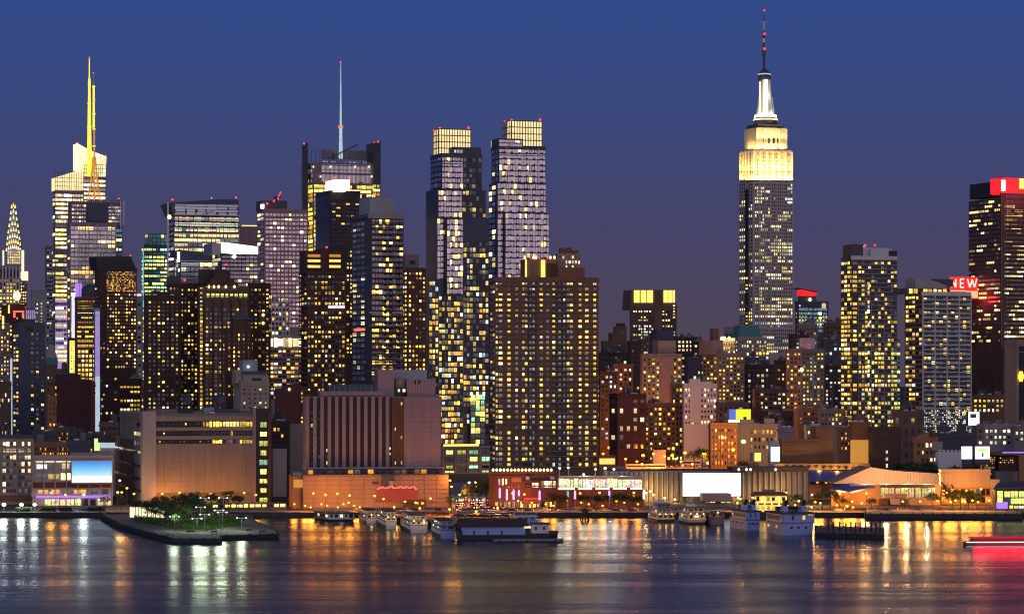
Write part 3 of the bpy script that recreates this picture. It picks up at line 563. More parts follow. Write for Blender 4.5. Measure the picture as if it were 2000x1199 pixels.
tank(365, 768, 800, 10, 1320, 'slate', 'dark water tank on the roof, left of two over the ribbon windowed building'); tank(430, 768, 800, 11, 1320, 'slate', 'dark water tank on the roof, right of two over the ribbon windowed building')
c = B('curved_hall', 'hall with a dark curved roof over a floodlit white and blue wall', 'hall', 192, 196, 272, 862, 1330, 'white', th=14, depth=26, parapet=False)
c.outline('curved_roof', [(192, 864), (272, 864), (272, 859), (225, 853), (196, 846), (192, 850)], -2, 22, 'roofgrey'); c.panel('floodlit_wall', 196, 270, 863, 874, 'paleblueglow', 0); c.panel('bright_gable', 184, 195, 856, 880, 'glowgreen', 0)  # floodlight on the wall and gable is put into these glowing panels
# --- riverside warehouse
c = B('warehouse', 'beige concrete warehouse with wide lit window bays at the far left waterfront', 'warehouse', -40, -30, 64, 856, 1240, 'beige', th=10, depth=40, roof=0)
c.box('cornice', -30, 65, 849, 856, -.6, 3, 'slate')
for a, z, n in ((-26, 0, 4), (5, 32, 4), (36, 60, 4)): c.win('F', a, z, 860, 978, (z - a) / n, 13.4, .86, .56, .78, 'cream', 'full', plo=.0, dim=.5)
c.fins('F', -28, 64, 858, 978, 30.5, .13, .9, 'beige'); c.box('shop_front', -28, 62, 967, 978, -1, 0, 'rust')
# --- pier hall with the billboard
c = B('pier_hall', 'long pale pier hall carrying a large sky blue billboard and purple light strip', 'pier building', 58, 63, 220, 894, 1228, 'concrete', th=8, depth=40)
c.box('roof_screen', 137, 216, 884, 895, 1, 18, 'mauve'); c.win('F', 70, 140, 902, 940, 23.5, 19, .82, .62, .6, 'pale', dim=1); c.panel('lit_cornice', 70, 138, 898, 902, 'glowpale', 0); c.box('red_band', 63, 219, 941, 952, -.4, 0, 'redbrick'); c.win('F', 72, 216, 953, 967, 24, 14, .85, .7, .5, 'orange', dim=1)
c.fins('F', 63, 219, 896, 970, 23.5, .12, .7, 'concrete'); c.box('light_strip', 70, 216, 968, 972, -2, 0, 'purple'); c.win('F', 86, 218, 973, 988, 15, 15, .9, .9, .8, 'pale', 'full')
o = c.box('billboard_frame', 139, 219.5, 899, 943, -2.4, -1.4, 'white'); 
for k in range(14):
    f = k / 13; M['sky_print'] = emit('sky_print', (.05 + .5 * f * f, .27 + .58 * f, .82 + .2 * f), 1.0, .03); c.panel('billboard_sky', 141, 218, 901 + k * 2, 903 + k * 2, 'sky_print', -2.4, .2)
c.panel('billboard_cloud', 141, 218, 929, 941, 'screenwhite', -2.4, .2); c.box('billboard_walkway', 140, 219, 943, 946, -4, 0, 'slate')
for k in range(6): c.beacon(146 + k * 13.5, 941, -4, .8, 'lampwarm', 'billboard_lamp')
# ================================================================ dark apartment cluster
c = B('apartment_tower', 'dark brick apartment slab, leftmost of the brown cluster, with scattered lit windows', 'apartment tower', 281, 285, 352, 580, 1640, 'umber', th=14, roof=2)
c.bands('F', 285, 352, 580, 808, 8.2, .12, .25); c.fins('F', 285, 352, 580, 808, 21, .06, .5)
c.win('F', 288, 350, 586, 808, 8.4, 8.2, .5, .5, .27, 'gold', 'col', dim=.4)
c = B('apartment_tower', 'dark brick apartment slab with plant room, second in the brown cluster', 'apartment tower', 326, 330, 402, 556, 1690, 'umber', th=14, roof=0)
c.bands('F', 330, 402, 556, 808, 8.2, .12, .25); c.fins('F', 330, 402, 556, 808, 21, .06, .5)
c.box('plant_room', 328, 352, 541, 557, 3, 16, 'slate'); c.win('F', 352, 386, 562, 800, 7, 8.2, .5, .5, .2, 'gold', 'col', dim=.4); c.win('F', 330, 351, 560, 600, 7, 8, .5, .5, .2); c.beacon(361, 547, 2, 2)
c = B('apartment_tower', 'broad dark tower topped by a stepped roof with one glowing stair column', 'apartment tower', 386, 390, 486, 562, 1660, 'brown', th=14)
c.bands('F', 390, 486, 562, 808, 8.2, .12, .25); c.fins('F', 390, 486, 562, 808, 21, .06, .5)
c.win('F', 389.5, 396, 560, 800, 6.5, 8.1, .8, .62, 1, 'gold', 'full'); c.win('F', 400, 486, 600, 800, 9, 8.6, .6, .5, .16, 'gold', dim=.5); c.win('F', 402, 484, 573, 581, 9, 8, .7, .9, .9, 'green', 'full'); c.fins('F', 398, 486, 585, 800, 18, .2, .7, 'umber')
for a, z, y0, y1 in ((406, 466, 552, 562), (412, 458, 543, 552), (418, 450, 528, 543)): c.box('stepped_roof', a, z, y0, y1, 3, 18, 'umber')
for x in (408, 418, 427, 441, 458): c.spire('roof_lamp', x, [(563, 1), (560, 2.4), (557, 1)], -1, 'lampwarm', 8)
c.beacon(441, 517, 5, 2); c.box('plant_room', 390, 441, 526, 556, 14, 20, 'black')
c = B('apartment_tower', 'dark brick slab at the right of the brown cluster with a column of lamps', 'apartment tower', 484, 486, 528, 556, 1680, 'umber', th=14, roof=1)
c.bands('F', 486, 528, 556, 808, 8.2, .12, .25); c.fins('F', 486, 528, 556, 808, 21, .06, .5)
c.win('F', 488, 526, 562, 740, 8, 8.2, .45, .5, .28, 'warm', 'col', dim=.3); c.win('F', 524, 532, 575, 650, 8, 9, .5, .6, .5, 'gold')
for y in (615, 631): c.spire('wall_lamp', 514, [(y + 3, 1), (y, 3), (y - 3, 1)], -1, 'lampwarm', 8)
c = B('apartment_house', 'reddish brick block with hipped roof standing in front of the stepped roof tower', 'apartment house', 438, 441, 492, 644, 1560, 'brick', th=14, roof=0)
c.bands('F', 441, 492, 644, 808, 8.2, .12, .25); c.fins('F', 441, 492, 644, 808, 21, .06, .5)
c.box('centre_bay', 455, 478, 622, 800, -1.5, 8, 'brick'); q = MB(); q.prism([(c.ux(453), -2), (c.ux(490), -2), (c.ux(490), 9), (c.ux(453), 9)], c.zy(624), c.zy(611), M['slate'], taper=.35); q.build('hip_roof', c.root); c.box('upper_storeys', 454, 490, 623, 646, -.5, 9, 'brick'); c.win('F', 443, 490, 650, 800, 10, 8.4, .35, .5, .3, 'gold', off=-1.5)
c = B('hotel_block', 'beige block with white attic and pale blue roof box among the brown towers', 'building', 456, 470, 526, 748, 1500, 'beige', th=18, roof=0)
c.box('white_attic', 474, 525, 730, 749, 2, 16, 'concrete'); c.box('roof_box', 474, 503, 703, 731, 4, 12, 'paleblue'); c.panel('attic_window', 492, 510, 738, 747, 'black', 2); c.beacon(485, 716, 3.5, 2.4, 'lampwhite', 'roof_lamp'); c.win('F', 472, 524, 756, 800, 10, 9, .3, .4, .3, 'cream')
c.box('teal_parapet', 474, 526, 725, 730, 1, 16, 'navy'); c.box('stair_house', 460, 472, 722, 749, 3, 12, 'beige')
c = B('brick_block', 'plain dark maroon brick block left of the brown terrace tower', 'building', 538, 540, 592, 762, 1440, 'maroon', th=14, roof=0); c.box('stair_house', 558, 584, 750, 763, 3, 12, 'maroon'); c.bands('F', 540, 592, 770, 824, 7, .1, .25, 'redbrick'); c.spire('wall_lamp', 565, [(763, 1), (760, 2.5), (757, 1)], -1, 'lampwarm', 8)
c = B('low_rise', 'dark low building with two orange windows right of the ribbon windowed block', 'building', 528, 531, 566, 826, 1330, 'black', th=12, roof=2); c.win('F', 533, 562, 832, 870, 7, 12, .5, .5, .2, 'orange'); c.box('lower_shed', 533, 560, 876, 920, -6, 0, 'concrete', ground=True)
c = B('low_rise', 'dark grey windowless block between the ribbon windowed block and striped hotel', 'building', 560, 562, 600, 832, 1340, 'grey', th=12); 
c = B('stripe_tower', 'dark brick apartment strip with balconies hiding behind the striped building', 'apartment tower', 586, 588, 602, 760, 1380, 'umber', th=12); c.bands('F', 586, 602, 764, 915, 8, .3, 1, 'brick'); c.win('F', 587, 602, 764, 915, 5, 8, .6, .5, .3, single=False)
# ================================================================ ribbon windowed waterfront block
c = B('media_centre', 'large tan waterfront block with three ribbon windows above a blank panel', 'office block', 220, 279, 530, 812, 1224, 'tan', th=14, depth=60, roof=1)
c.box('corner_pillar', 279, 305, 803, 1000, -2.5, 6, 'concrete', ground=True); c.box('blank_panel', 305, 494, 866, 962, -2.0, 2, 'tan'); c.panel('panel_step', 474, 478, 868, 962, 'tan', -2, .6); c.bands('F', 305, 494, 868, 962, 11.7, .02, .06, 'brown', -2, name='panel_joint_trim'); c.fins('F', 305, 494, 868, 962, 15.7, .02, .06, 'brown', -2, name='panel_joint_trim')
for y0, y1, x0 in ((822, 834, 395), (841, 851, 392), (858, 867, 414)):
    c.panel('ribbon_glazing', 305, 494, y0, y1, 'black', -.2, .3); c.win('F', x0, 494, y0 + .5, y1 - .3, 6.5, 11, .86, .9, .7, 'gold', 'office', off=-.5); c.win('F', 308, x0 - 3, y0 + 2, y1 - 2, 8, 8, .4, .5, .12, 'gold', off=-.5)
for y0, y1 in ((812, 822), (834, 841), (851, 858)): c.box('spandrel', 305, 494, y0, y1, -2.0, 1, 'tan')
c.box('corner_pillar', 494, 500, 796, 975, -2.5, 5, 'mauve', ground=True); c.box('stair_tower', 500, 530, 798, 975, -1.2, 8, 'black', ground=True); c.win('F', 505, 524, 820, 985, 19, 18.4, .8, .5, 1, 'green', off=-1.2); c.box('corner_pillar', 524, 530, 806, 985, -2, 0, 'brick', ground=True)
for y0 in (824, 842, 860): c.win('L', 262, 278, y0, y0 + 10, 6, 10, .8, .8, .5, 'pale', 'office')
for y0 in (872, 898, 922, 945): c.win('L', 224, 278, y0, y0 + 12, 9, 12, .95, .4, .25, 'pale', 'office')
c.lbox('lower_wing', 219, 262, 855, 1000, 0, 30, 'orangebrick', ground=True); c.box('roof_plant', 338, 378, 797, 812, 5, 15, 'black'); c.box('roof_plant', 398, 418, 796, 811, 6, 14, 'paleblue'); c.box('roof_plant', 418, 468, 799, 812, 7, 16, 'navy')
c.box('canopy_front', 412, 560, 983, 992.5, -46, -36, 'slate', ground=True, label='low lit canopy building'); c.win('F', 414, 558, 984, 990.5, 12, 7, .88, .9, .92, 'pale', 'full', off=-46)
# ================================================================ striped building on the orange podium
c = B('striped_building', 'hotel block of tall concrete fins and black glass on an orange lit podium', 'hotel', 592, 598, 862, 774, 1216, 'mauve', th=8, depth=45, roof=0, parapet=False)
c.panel('dark_glass', 602, 752, 776, 912, 'black', -.2, .1); c.fins('F', 600, 756, 774, 912, 14.5, .48, 2.0, 'mauve', name='concrete_fins'); c.win('F', 602, 752, 800, 910, 14.5, 12, .3, .5, .06, 'green', off=-.35, dim=.25)
c.box('glass_recess', 754, 767, 776, 912, -1, 0, 'black'); c.win('F', 755, 767, 860, 912, 9, 10, .4, .5, .5, 'green', off=-1); c.box('ribbed_bay', 766, 788, 776, 912, -1.4, 0, 'rust'); c.fins('F', 766, 788, 776, 912, 4.5, .25, .5, 'brown', -1.4); c.win('F', 766, 790, 780, 912, 12, 16, .2, .4, .25, 'cream', off=-1.5)
c.box('blank_wall', 789, 860, 775, 912, -2.2, 0, 'mauve'); c.bands('F', 789, 860, 776, 912, 9.7, .02, .08, 'brown', -2.2); c.fins('F', 789, 860, 776, 912, 17.7, .015, .08, 'brown', -2.2)
c.box('roof_slab', 625, 752, 764, 773, -1, 14, 'mauve'); c.box('roof_terrace', 643, 746, 751, 764, 2, 14, 'navy'); c.fins('F', 643, 746, 751, 764, 10, .08, .3, 'paleblue', 2); c.box('dark_gap', 630, 750, 772, 777, .2, 12, 'black')
c.box('plant_tower', 738, 770, 722, 776, .5, 18, 'mauve'); c.box('plant_tower', 770, 834, 722, 745, 3, 18, 'paleblue'); c.box('white_plant_room', 795, 850, 740, 775, -1, 14, 'mauve'); c.fins('F', 795, 850, 740, 760, 6, .08, .3, 'white', -1); c.spire('duct_drum', 782, [(758, 12), (740, 12), (738, 8)], 3, 'tan', 16); c.box('plant_recess', 772, 795, 757, 768, -.5, 2, 'black'); c.win('F', 774, 794, 758, 767, 9, 9, .5, .6, .6, 'cream', off=-.6)
for x in (809, 817): c.panel('louvre', x, x + 4, 743, 750, 'black', -1.1)
c.box('podium_cornice', 596, 868, 912, 915, -4, 10, 'concrete'); c.win('F', 600, 860, 916, 926, 13, 10, .8, .8, .15, 'orange', off=-.3)
c.box('podium', 592, 876, 927, 1000, -14, 20, 'peach', ground=True); c.box('podium_wing', 571, 597, 930, 1000, -12, 10, 'orangebrick', ground=True); c.bands('F', 592, 876, 929, 990, 8.7, .07, .2, 'rust', -14); c.fins('F', 592, 876, 929, 990, 23.7, .02, .15, 'rust', -14); c.fins('F', 600, 712, 946, 990, 4, .1, .1, 'peach', -14); c.panel('wall_vents', 727, 740, 940, 945, 'umber', -14, .2); c.box('guard_house', 790, 832, 976, 992, -18, -14.5, 'umber', ground=True); c.win('F', 792, 830, 979, 986, 10, 7, .5, .7, .5, 'gold', off=-18); c.panel('wing_front', 573, 592, 936, 952, 'orangepanel', -12); c.box('glass_stair', 573, 590, 922, 930, -9, -6, 'paleblue')
c.box('sign_board', 745, 770, 927, 951, -15, -14, 'slate'); q = MB(); u = c.ux(765, -15); q.lathe(u, -15.3, [(c.zy(943, u), 1.2), (c.zy(936, u), 1.2)], M['concrete'], 10); q.build('dish_emblem', c.root)
# red neon skyline sign
o = c.box('red_sign', 737, 815, 956, 978, -15.2, -14, 'redwash'); q = MB(); pts = [736, 955, 739, 955, 739, 953, 744, 953, 744, 951, 749, 951, 749, 953, 757, 953, 757, 951, 763, 951, 763, 949, 767, 949, 767, 953, 775, 953, 775, 952, 781, 952, 781, 950, 785, 950, 785, 953, 791, 953, 791, 951, 797, 951, 797, 953, 803, 953, 803, 951, 810, 951, 810, 955, 815, 955]
pp = [(c.ux(pts[i], -15.4), -15.4, c.zy(pts[i + 1], 20, -15.4)) for i in range(0, len(pts), 2)]
for a, d in zip(pp, pp[1:]): q.bar(a, d, .28, M['neonred'])
q.build('neon_skyline', c.root)
# ================================================================ twin silver towers
def silver(c, F_, Lf):
    for off, x0, x1, y0, y1, kind, p in F_:
        if kind == 's': c.win('F', x0, x1, y0, y1, 5.2, 10.9, .94, .82, p, 'gold', off=off, pane='silver'); c.bands('F', x0, x1, y0, y1, 10.9, .06, .3, 'slate', off); c.win('F', x0 + 3, x1, y0 + 4, y1 + 4, 14, 10.9, .32, .2, 0, off=off, dim=0, proud=.5, single=False)
        else: c.win('F', x0, x1, y0, y1, 6.2, 10.9, .86, .68, p, 'mixed', off=off, pane='dark', dim=.45); c.bands('F', x0, x1, y0, y1, 10.9, .08, .3, 'slate', off)  # darker glass carries the dim reflection of this side in its colour
    for off, x0, x1, y0, y1, p in Lf: c.win('L', x0, x1, y0, y1, 6, 10.9, .9, .7, p, 'pale', off=off, pane='blue'); c.bands('L', x0, x1, y0, y1, 10.9, .1, .3, 'slate', off)
c = B('silver_tower', 'stepped silver glass apartment tower with cream lantern top, left one of the twin towers', 'apartment tower', 841, 863, 941, 303, 1650, 'navy', th=20, depth=32)
c.box('lantern', 857, 919, 253, 304, 8, 17, 'glowcream'); c.fins('F', 857, 919, 253, 303, 5.2, .22, .5, 'brown', 8); c.bands('F', 857, 919, 253, 303, 12.5, .14, .6, 'brown', 8); c.fins('L', 847, 857, 254, 303, 3, .2, .4, 'brown', c.ux(857, 8)); c.bands('L', 847, 857, 253, 303, 12.5, .14, .5, 'brown', c.ux(857, 8))
c.box('roof_terrace', 885, 940, 288, 303, -.3, 14, 'slate'); c.win('F', 886, 904, 291, 301, 6, 10, .8, .6, .3, 'cream', off=-.3, pane='silver')
c.box('middle_setback', 855, 949, 371, 600, -1.5, 20, 'navy', ground=True); c.box('lower_setback', 872, 955, 426, 600, -3, 18, 'navy', ground=True); c.lbox('side_setback', 838, 858, 371, 600, -1, 8, 'navy', ground=True); c.lbox('side_setback', 834, 852, 427, 600, -2.5, 8, 'navy', ground=True)
silver(c, [(0, 863, 904, 305, 369, 's', .06), (0, 905, 940, 308, 369, 'd', .02), (-1.5, 856, 902, 372, 425, 's', .09), (-1.5, 903, 949, 372, 470, 'd', .12), (-1.5, 854, 871, 427, 545, 's', .12), (-3, 873, 904, 428, 575, 's', .2), (-3, 905, 954, 472, 850, 'd', .27), (-3, 857, 904, 577, 868, 'd', .42), (-1.5, 838, 856, 548, 868, 'd', .34)],
       [(0, 842, 862, 306, 368, .03), (-1, 840, 854, 373, 425, .45), (-2.5, 836, 852, 430, 700, .3)])
c.fins('F', 857, 904, 577, 868, 11, .08, .5, 'concrete', -3); c.box('green_glass_bay', 918, 948, 800, 870, -5, 0, 'navy'); c.win('F', 919, 947, 770, 868, 10, 11, .9, .85, .85, 'green', off=-5, dim=1, plo=.2)
for x, y, v in ((848, 255, 16), (859, 251, 8.5), (915, 250, 8.5)): c.beacon(x, y, v, 2.2)
c.box('dark_seam', 870, 873, 428, 640, -3.6, -2.9, 'black')
c.box('podium', 864, 962, 871, 985, -12, 10, 'tan', ground=True); c.win('F', 866, 960, 876, 930, 24, 14, .7, .6, .4, 'green', off=-12, dim=.8); c.fins('F', 865, 961, 873, 975, 24, .12, .7, 'beige', -12); c.bands('F', 865, 961, 873, 975, 17, .2, .7, 'beige', -12); c.panel('podium_light', 866, 935, 867, 871, 'glowyellow', -12.5); c.win('F', 870, 958, 940, 980, 12, 20, .7, .6, .7, 'pale', off=-12)
c = B('silver_tower', 'stepped silver glass apartment tower with cream lantern top, right and taller of the twin towers', 'apartment tower', 960, 974, 1065, 287, 1730, 'navy', th=20, depth=32)
c.box('lantern', 999, 1058, 237, 288, 6, 19, 'glowcream'); c.fins('F', 999, 1058, 237, 287, 5.2, .22, .5, 'brown', 6); c.bands('F', 999, 1058, 237, 287, 12.8, .14, .6, 'brown', 6); c.fins('L', 983, 999, 238, 275, 4, .2, .4, 'brown', c.ux(999, 6)); c.bands('L', 983, 999, 237, 275, 12.8, .14, .5, 'brown', c.ux(999, 6))
c.box('attic', 974, 1021, 271, 288, -.2, 18, 'slate'); c.win('F', 975, 1020, 273, 287, 5.2, 8, .92, .74, .05, 'cream', off=-.2, pane='silver'); c.lbox('lit_attic_side', 959, 973, 274, 287, 0, 1, 'glowcream')
c.box('middle_setback', 971, 1066, 358, 560, -1.4, 20, 'navy', ground=True); c.box('lower_setback', 986, 1072.5, 416, 560, -2.8, 18, 'navy', ground=True); c.lbox('side_setback', 955, 969, 360, 560, -1.5, 8, 'navy', ground=True)
silver(c, [(0, 975, 1065, 289, 357, 's', .08), (-1.4, 972, 1066, 359, 415, 's', .09), (-1.4, 972, 985, 417, 545, 's', .06), (-2.8, 987, 1072, 417, 548, 's', .07)], [(0, 961, 974, 290, 357, .1), (-1.5, 955, 968, 362, 545, .35)])
for x, y, v in ((986, 238, 18), (999, 235, 6.5), (1055, 234, 6.5)): c.beacon(x, y, v, 2.2)
c.box('dark_seam', 984.5, 986.5, 416, 545, -3.2, -2.5, 'black')
# ================================================================ the broad brown apartment block
c = B('apartment_block', 'broad brown brick apartment block of many lit windows with flat roof house', 'apartment block', 957, 967, 1169, 545, 1420, 'brown', th=8, depth=40, roof=0)
c.box('recess_shade', 1030, 1048, 552, 912, -.15, 0, 'black'); c.box('recess_shade', 1078, 1108, 552, 912, -.15, 0, 'black')  # shade of the recessed columns, put on as flat black strips
for x, w, p_, pl in ((970, 4, .34, 'gold'), (977.5, 8.4, .5, 'warm'), (994, 7, .44, 'gold'), (1009, 6, .2, 'mixed'), (1025, 11.5, .34, 'warm'), (1036, 4, .1, 'mixed'), (1042, 5.5, .22, 'mixed'), (1057, 7, .36, 'warm'), (1069.5, 6.5, .16, 'mixed'), (1081.5, 6.5, .34, 'gold'), (1093, 6, .14, 'mixed'), (1102, 4, .05, 'cool'), (1112.5, 13, .4, 'gold'), (1133, 6.5, .4, 'gold'), (1146, 7.5, .5, 'warm'), (1161.5, 7, .46, 'gold')):
    c.win('F', x - w / 2, x + w / 2, 550, 912, 6.5 if w > 8 else w, 10.4, .82, .52, p_, pl, dim=.62, glum=(.03, .3), off=-.2 if 1030 < x < 1048 or 1078 < x < 1108 else 0, cap=7, plo=p_ * .85)
c.bands('F', 967, 1169, 547, 912, 10.4, .24, .7, 'brown'); c.bands('F', 1066, 1168, 690, 912, 10.4, .1, 1.5, 'tan', name='balcony_rails'); c.win('L', 958, 967, 555, 900, 5, 10.4, .8, .5, .3, 'mixed'); c.bands('L', 957, 967, 547, 912, 10.4, .2, .6, 'mauve')
c.box('roof_house', 1024, 1091, 506, 546, 2, 16, 'brown'); c.panel('light_column', 1056.5, 1064.5, 508, 544, 'glowyellow', 1.6, .6); c.panel('light_column', 1026, 1028.5, 507, 544, 'glowyellow', 1.6, .6); c.panel('dark_louvre', 1066, 1089, 515, 540, 'umber', 2)
for x in (1025, 1042, 1047, 1075, 1083): c.spire('floodlamp', x, [(506, 1), (503, 2.6), (500, 1)], 1, 'lampwarm', 8)
for x in (1036, 1053, 1069): c.beacon(x, 504, 1.5, 1.5)
c = B('old_office_tower', 'tan stone office tower with stepped top behind the brown apartment block', 'office tower', 1086, 1090, 1142, 522, 1900, 'brown', th=10, parapet=False)
c.box('upper_storeys', 1089, 1135, 495, 523, 1, 18, 'tan'); c.box('crown', 1094, 1117, 484, 496, 3, 14, 'brown'); c.box('crown', 1117, 1130, 489, 496, 3, 14, 'brown'); c.win('F', 1091, 1134, 498, 545, 6, 10, .5, .6, .35, 'cream', off=1)
# string of bulbs on the brick cinema front is built with it
# ================================================================ right: floodlit landmark
c = B('stepped_skyscraper', 'towering stepped stone skyscraper with floodlit golden top, dirigible mast and long antenna', 'skyscraper', 1443, 1471, 1548, 354, 3150, 'landmark', th=20, depth=45, parapet=False)
c.box('floodlit_storeys', 1471.5, 1546.5, 293, 354, 1.5, 40, 'landmark'); c.lbox('floodlit_side', 1445.5, 1471, 296, 354, 1.0, 10, 'landmark'); c.box('upper_setback', 1478, 1536, 250, 294, 6, 38, 'landmark'); c.lbox('upper_setback_side', 1455, 1476, 252, 296, 8, 14, 'landmark'); c.box('parapet_storey', 1480, 1531, 243, 251, 7.5, 36, 'slate')
c.fins('F', 1472, 1546, 296, 353, 12.3, .3, 1.2, 'white', 1.5, name='stone_piers'); c.win('F', 1473, 1546, 298, 352, 4.1, 6.4, .42, .55, .25, 'orange', off=1.4, single=False); c.win('F', 1488, 1524, 268, 282, 9, 14, .5, .8, .3, 'orange', off=5.8); c.fins('F', 1478, 1536, 252, 292, 14.5, .16, .8, 'white', 6, name='stone_piers')
c.spire('mast_base', 1495, [(244, 25), (233, 24), (232, 21), (226, 20)], 22, 'slate', 8); c.spire('mast_rim', 1495, [(230, 23.5), (225, 22.5)], 22, 'glowwhite', 8); c.spire('mast_rim', 1495, [(236, 25.5), (233, 25)], 22, 'glowpale', 8)
c.spire('mooring_mast', 1495, [(225, 15), (200, 12.5), (175, 11), (156, 10.5)], 22, 'white', 16); u = c.ux(1495, 22); k = c.dep(u, 22) / F
q = MB()
for a in range(4):
    an = R(-90 + 90 * a + 4)
    q.prism([(u + k * (rr_ * math.cos(an) - w * math.sin(an)), 22 + k * (rr_ * math.sin(an) + w * math.cos(an))) for rr_, w in ((9, 4), (9, -4), (19, -3.2), (19, 3.2))][::-1], c.zy(226, u, 22), c.zy(190, u, 22), M['white'], taper=.8, shift=(-k * 4 * math.cos(an), -k * 4 * math.sin(an)))
q.build('mast_wing', c.root)
c.spire('mast_window_strip', 1495.5, [(224, 5), (156, 4.2)], 22 - 12 * k, 'glowwhite', 6); c.spire('mast_window_strip', 1484.5, [(220, 2.2), (160, 1.8)], 22 - 10 * k, 'glowpale', 6)
c.spire('mast_dome', 1493, [(157, 12), (152, 13), (148, 11.5), (146, 12.5), (142, 11), (138, 6), (135, 3)], 22, 'slate', 14); c.spire('dome_light', 1493, [(147, 12.8), (144.5, 12.2)], 22, 'paleblueglow', 14)
c.spire('antenna', 1492, [(138, 2.6), (112, 2.4), (110, 3.6), (98, 3.6), (96, 2.6), (84, 2.6), (70, 3), (66, 1.6), (40, 1.5), (36, .8), (20, .4)], 22, 'slate', 8); c.spire('antenna_ring', 1492, [(84, 3.6), (76, 3.6)], 22, 'steel', 8); c.spire('antenna_ring', 1492, [(60, 2), (42, 2)], 22, 'white', 8)
for y, r in ((21, 1.8), (67, 2.4), (96, 2.6)): c.beacon(1493, y, 22 - 3 * k, r)
c.win('F', 1474, 1548, 358, 662, 3.7, 6.7, .55, .6, .24, 'pale', 'office', single=False, plo=.5, dim=0); c.fins('F', 1471.5, 1548, 356, 660, 11, .18, .5, 'landmark', name='stone_piers'); c.win('L', 1444, 1456, 358, 662, 4, 6.7, .5, .56, .16, 'pale', 'office', single=False, plo=.45, dim=0); c.win('L', 1462, 1470, 358, 662, 4, 6.7, .5, .56, .16, 'pale', 'office', single=False, plo=.3, dim=0); c.panel('side_recess_shade', 1455.5, 1462, 370, 662, 'black', -.05, .2, 'L'); c.win('L', 1456, 1461, 540, 662, 4, 6.7, .8, .5, .5, 'gold', off=-.3, single=False)  # black strip on the left face paints the shade of its recess
c.box('base_setback', 1440, 1552, 638, 720, -6, 30, 'landmark', ground=True); c.win('F', 1484, 1552, 642, 690, 4, 7, .5, .6, .3, 'pale', 'office', off=-6, single=False)
for i, x in enumerate((1476, 1486, 1496, 1506, 1516, 1526, 1536, 1544)): c.light(x, 352, -3.5, 14500, (1, .66, .16), up=True); c.light(x, 335, -9, 15000, (1, .66, .16), up=True)
for x in (1484, 1498, 1512, 1528): c.light(x, 291, 2.5, 9000, (1, .7, .2), up=True); c.light(x, 272, -3, 9000, (1, .7, .22), up=True)
for v in (6, 18, 30):
    for z, pw in ((352, 14500), (335, 15000)):
        l = bpy.data.lights.new('floodlight', 'SPOT'); l.spot_size = R(172); l.energy = pw; l.color = (1, .62, .13); o = bpy.data.objects.new('floodlight', l); col.objects.link(o); o.parent = c.root; o.rotation_euler = (R(180), 0, 0); o.location = (-3.5 if z > 345 else -8, v, c.zy(z, -5, v))
for v in (12, 24): 
    l = bpy.data.lights.new('floodlight', 'SPOT'); l.spot_size = R(172); l.energy = 9000; l.color = (1, .66, .18); o = bpy.data.objects.new('floodlight', l); col.objects.link(o); o.parent = c.root; o.rotation_euler = (R(180), 0, 0); o.location = (2.5, v, c.zy(292, 3, v))
c.fins('L', 1446, 1470, 297, 353, 6, .3, 1.0, 'white', 1.0, name='stone_piers'); c.fins('L', 1456, 1475, 254, 294, 6, .25, .8, 'white', 8, name='stone_piers'); c.win('L', 1446, 1470, 300, 352, 3, 6.4, .45, .55, .2, 'orange', off=.9, single=False)
for dx in (-1, 1): c.light(1495 + dx * 14, 222, 22 - 19 * k, 2600, (1, .95, .6)); c.light(1495 + dx * 15, 185, 22 - 24 * k, 2200, (1, .97, .7))
# ================================================================ right: middle distance
def blk(name, label, xl, xc, xr, yt, Y, mat, bay=7, pitch=9, p=.3, pal='warm', mode='rand', th=16, fw=.5, fh=.5, y1=None, roof=1, left=True, dim=.15, cat='building', single=True, cap=60):
    roof = roof + 1 if roof else 0
    c = B(name, label, cat, xl, xc, xr, yt, Y, mat, th=th, roof=roof)
    if p is not None:
        c.win('F', xc + 1, xr - 1, yt + 4, y1 or yt + 130, bay, pitch, fw, fh, p, pal, mode, dim=dim, single=single, cap=cap)
        if left and xc - xl > 4: c.win('L', xl + 1, xc - 1, yt + 4, y1 or yt + 130, bay, pitch, fw, fh, p * .8, pal, mode, dim=dim, single=single, cap=20)
    return c
c = B('office_tower', 'brown tower whose flared top glows with tall yellow panels, alone in the gap', 'office tower', 1230, 1234, 1320, 604, 2900, 'brown', th=12, depth=40, parapet=False)
q = MB(); W_ = c.W; z1 = c.zy(566); zs = c.h
def chamf(x0, x1, y0, y1, k): return [(x0 + k, y0), (x1 - k, y0), (x1, y0 + k), (x1, y1 - k), (x1 - k, y1), (x0 + k, y1), (x0, y1 - k), (x0, y0 + k)]
q.prism(chamf(-1, W_ + 1, -1, 41, 5), zs, z1, M['brown'], M['roofgrey'], taper=.95); q.build('flared_top', c.root)
for x0, x1 in ((1238, 1249), (1251.5, 1262), (1264, 1275), (1296, 1304), (1305.5, 1312), (1313.5, 1318)): c.panel('lit_panel', x0, x1, 567, 591, 'glowyellow', -1.0, .5)
c.win('F', 1236, 1319, 594, 720, 5.2, 5.6, .7, .55, .3, 'pale', 'office', single=False); c.box('centre_pier', 1278, 1294, 566, 720, -1.4, 0, 'brown'); c.fins('F', 1234, 1320, 592, 720, 10.4, .3, .6, 'brown')
blk('stone_block', 'brown stepped block with small penthouse at the left of the gap', 1174, 1178, 1232, 668, 2600, 'brown', 6, 8, .06, roof=0).box('penthouse', 1196, 1222, 650, 669, 4, 16, 'brown')
c = blk('stone_block', 'narrow brown block with a chimney house behind the stepped block', 1198, 1202, 1224, 640, 2750, 'brown', 6, 8, .08, roof=0); c.box('chimney_house', 1205, 1221, 631, 641, 3, 12, 'umber'); c.spire('roof_lamp', 1216, [(656, 1), (653, 2.6), (650, 1)], -.5, 'lampwarm', 8)
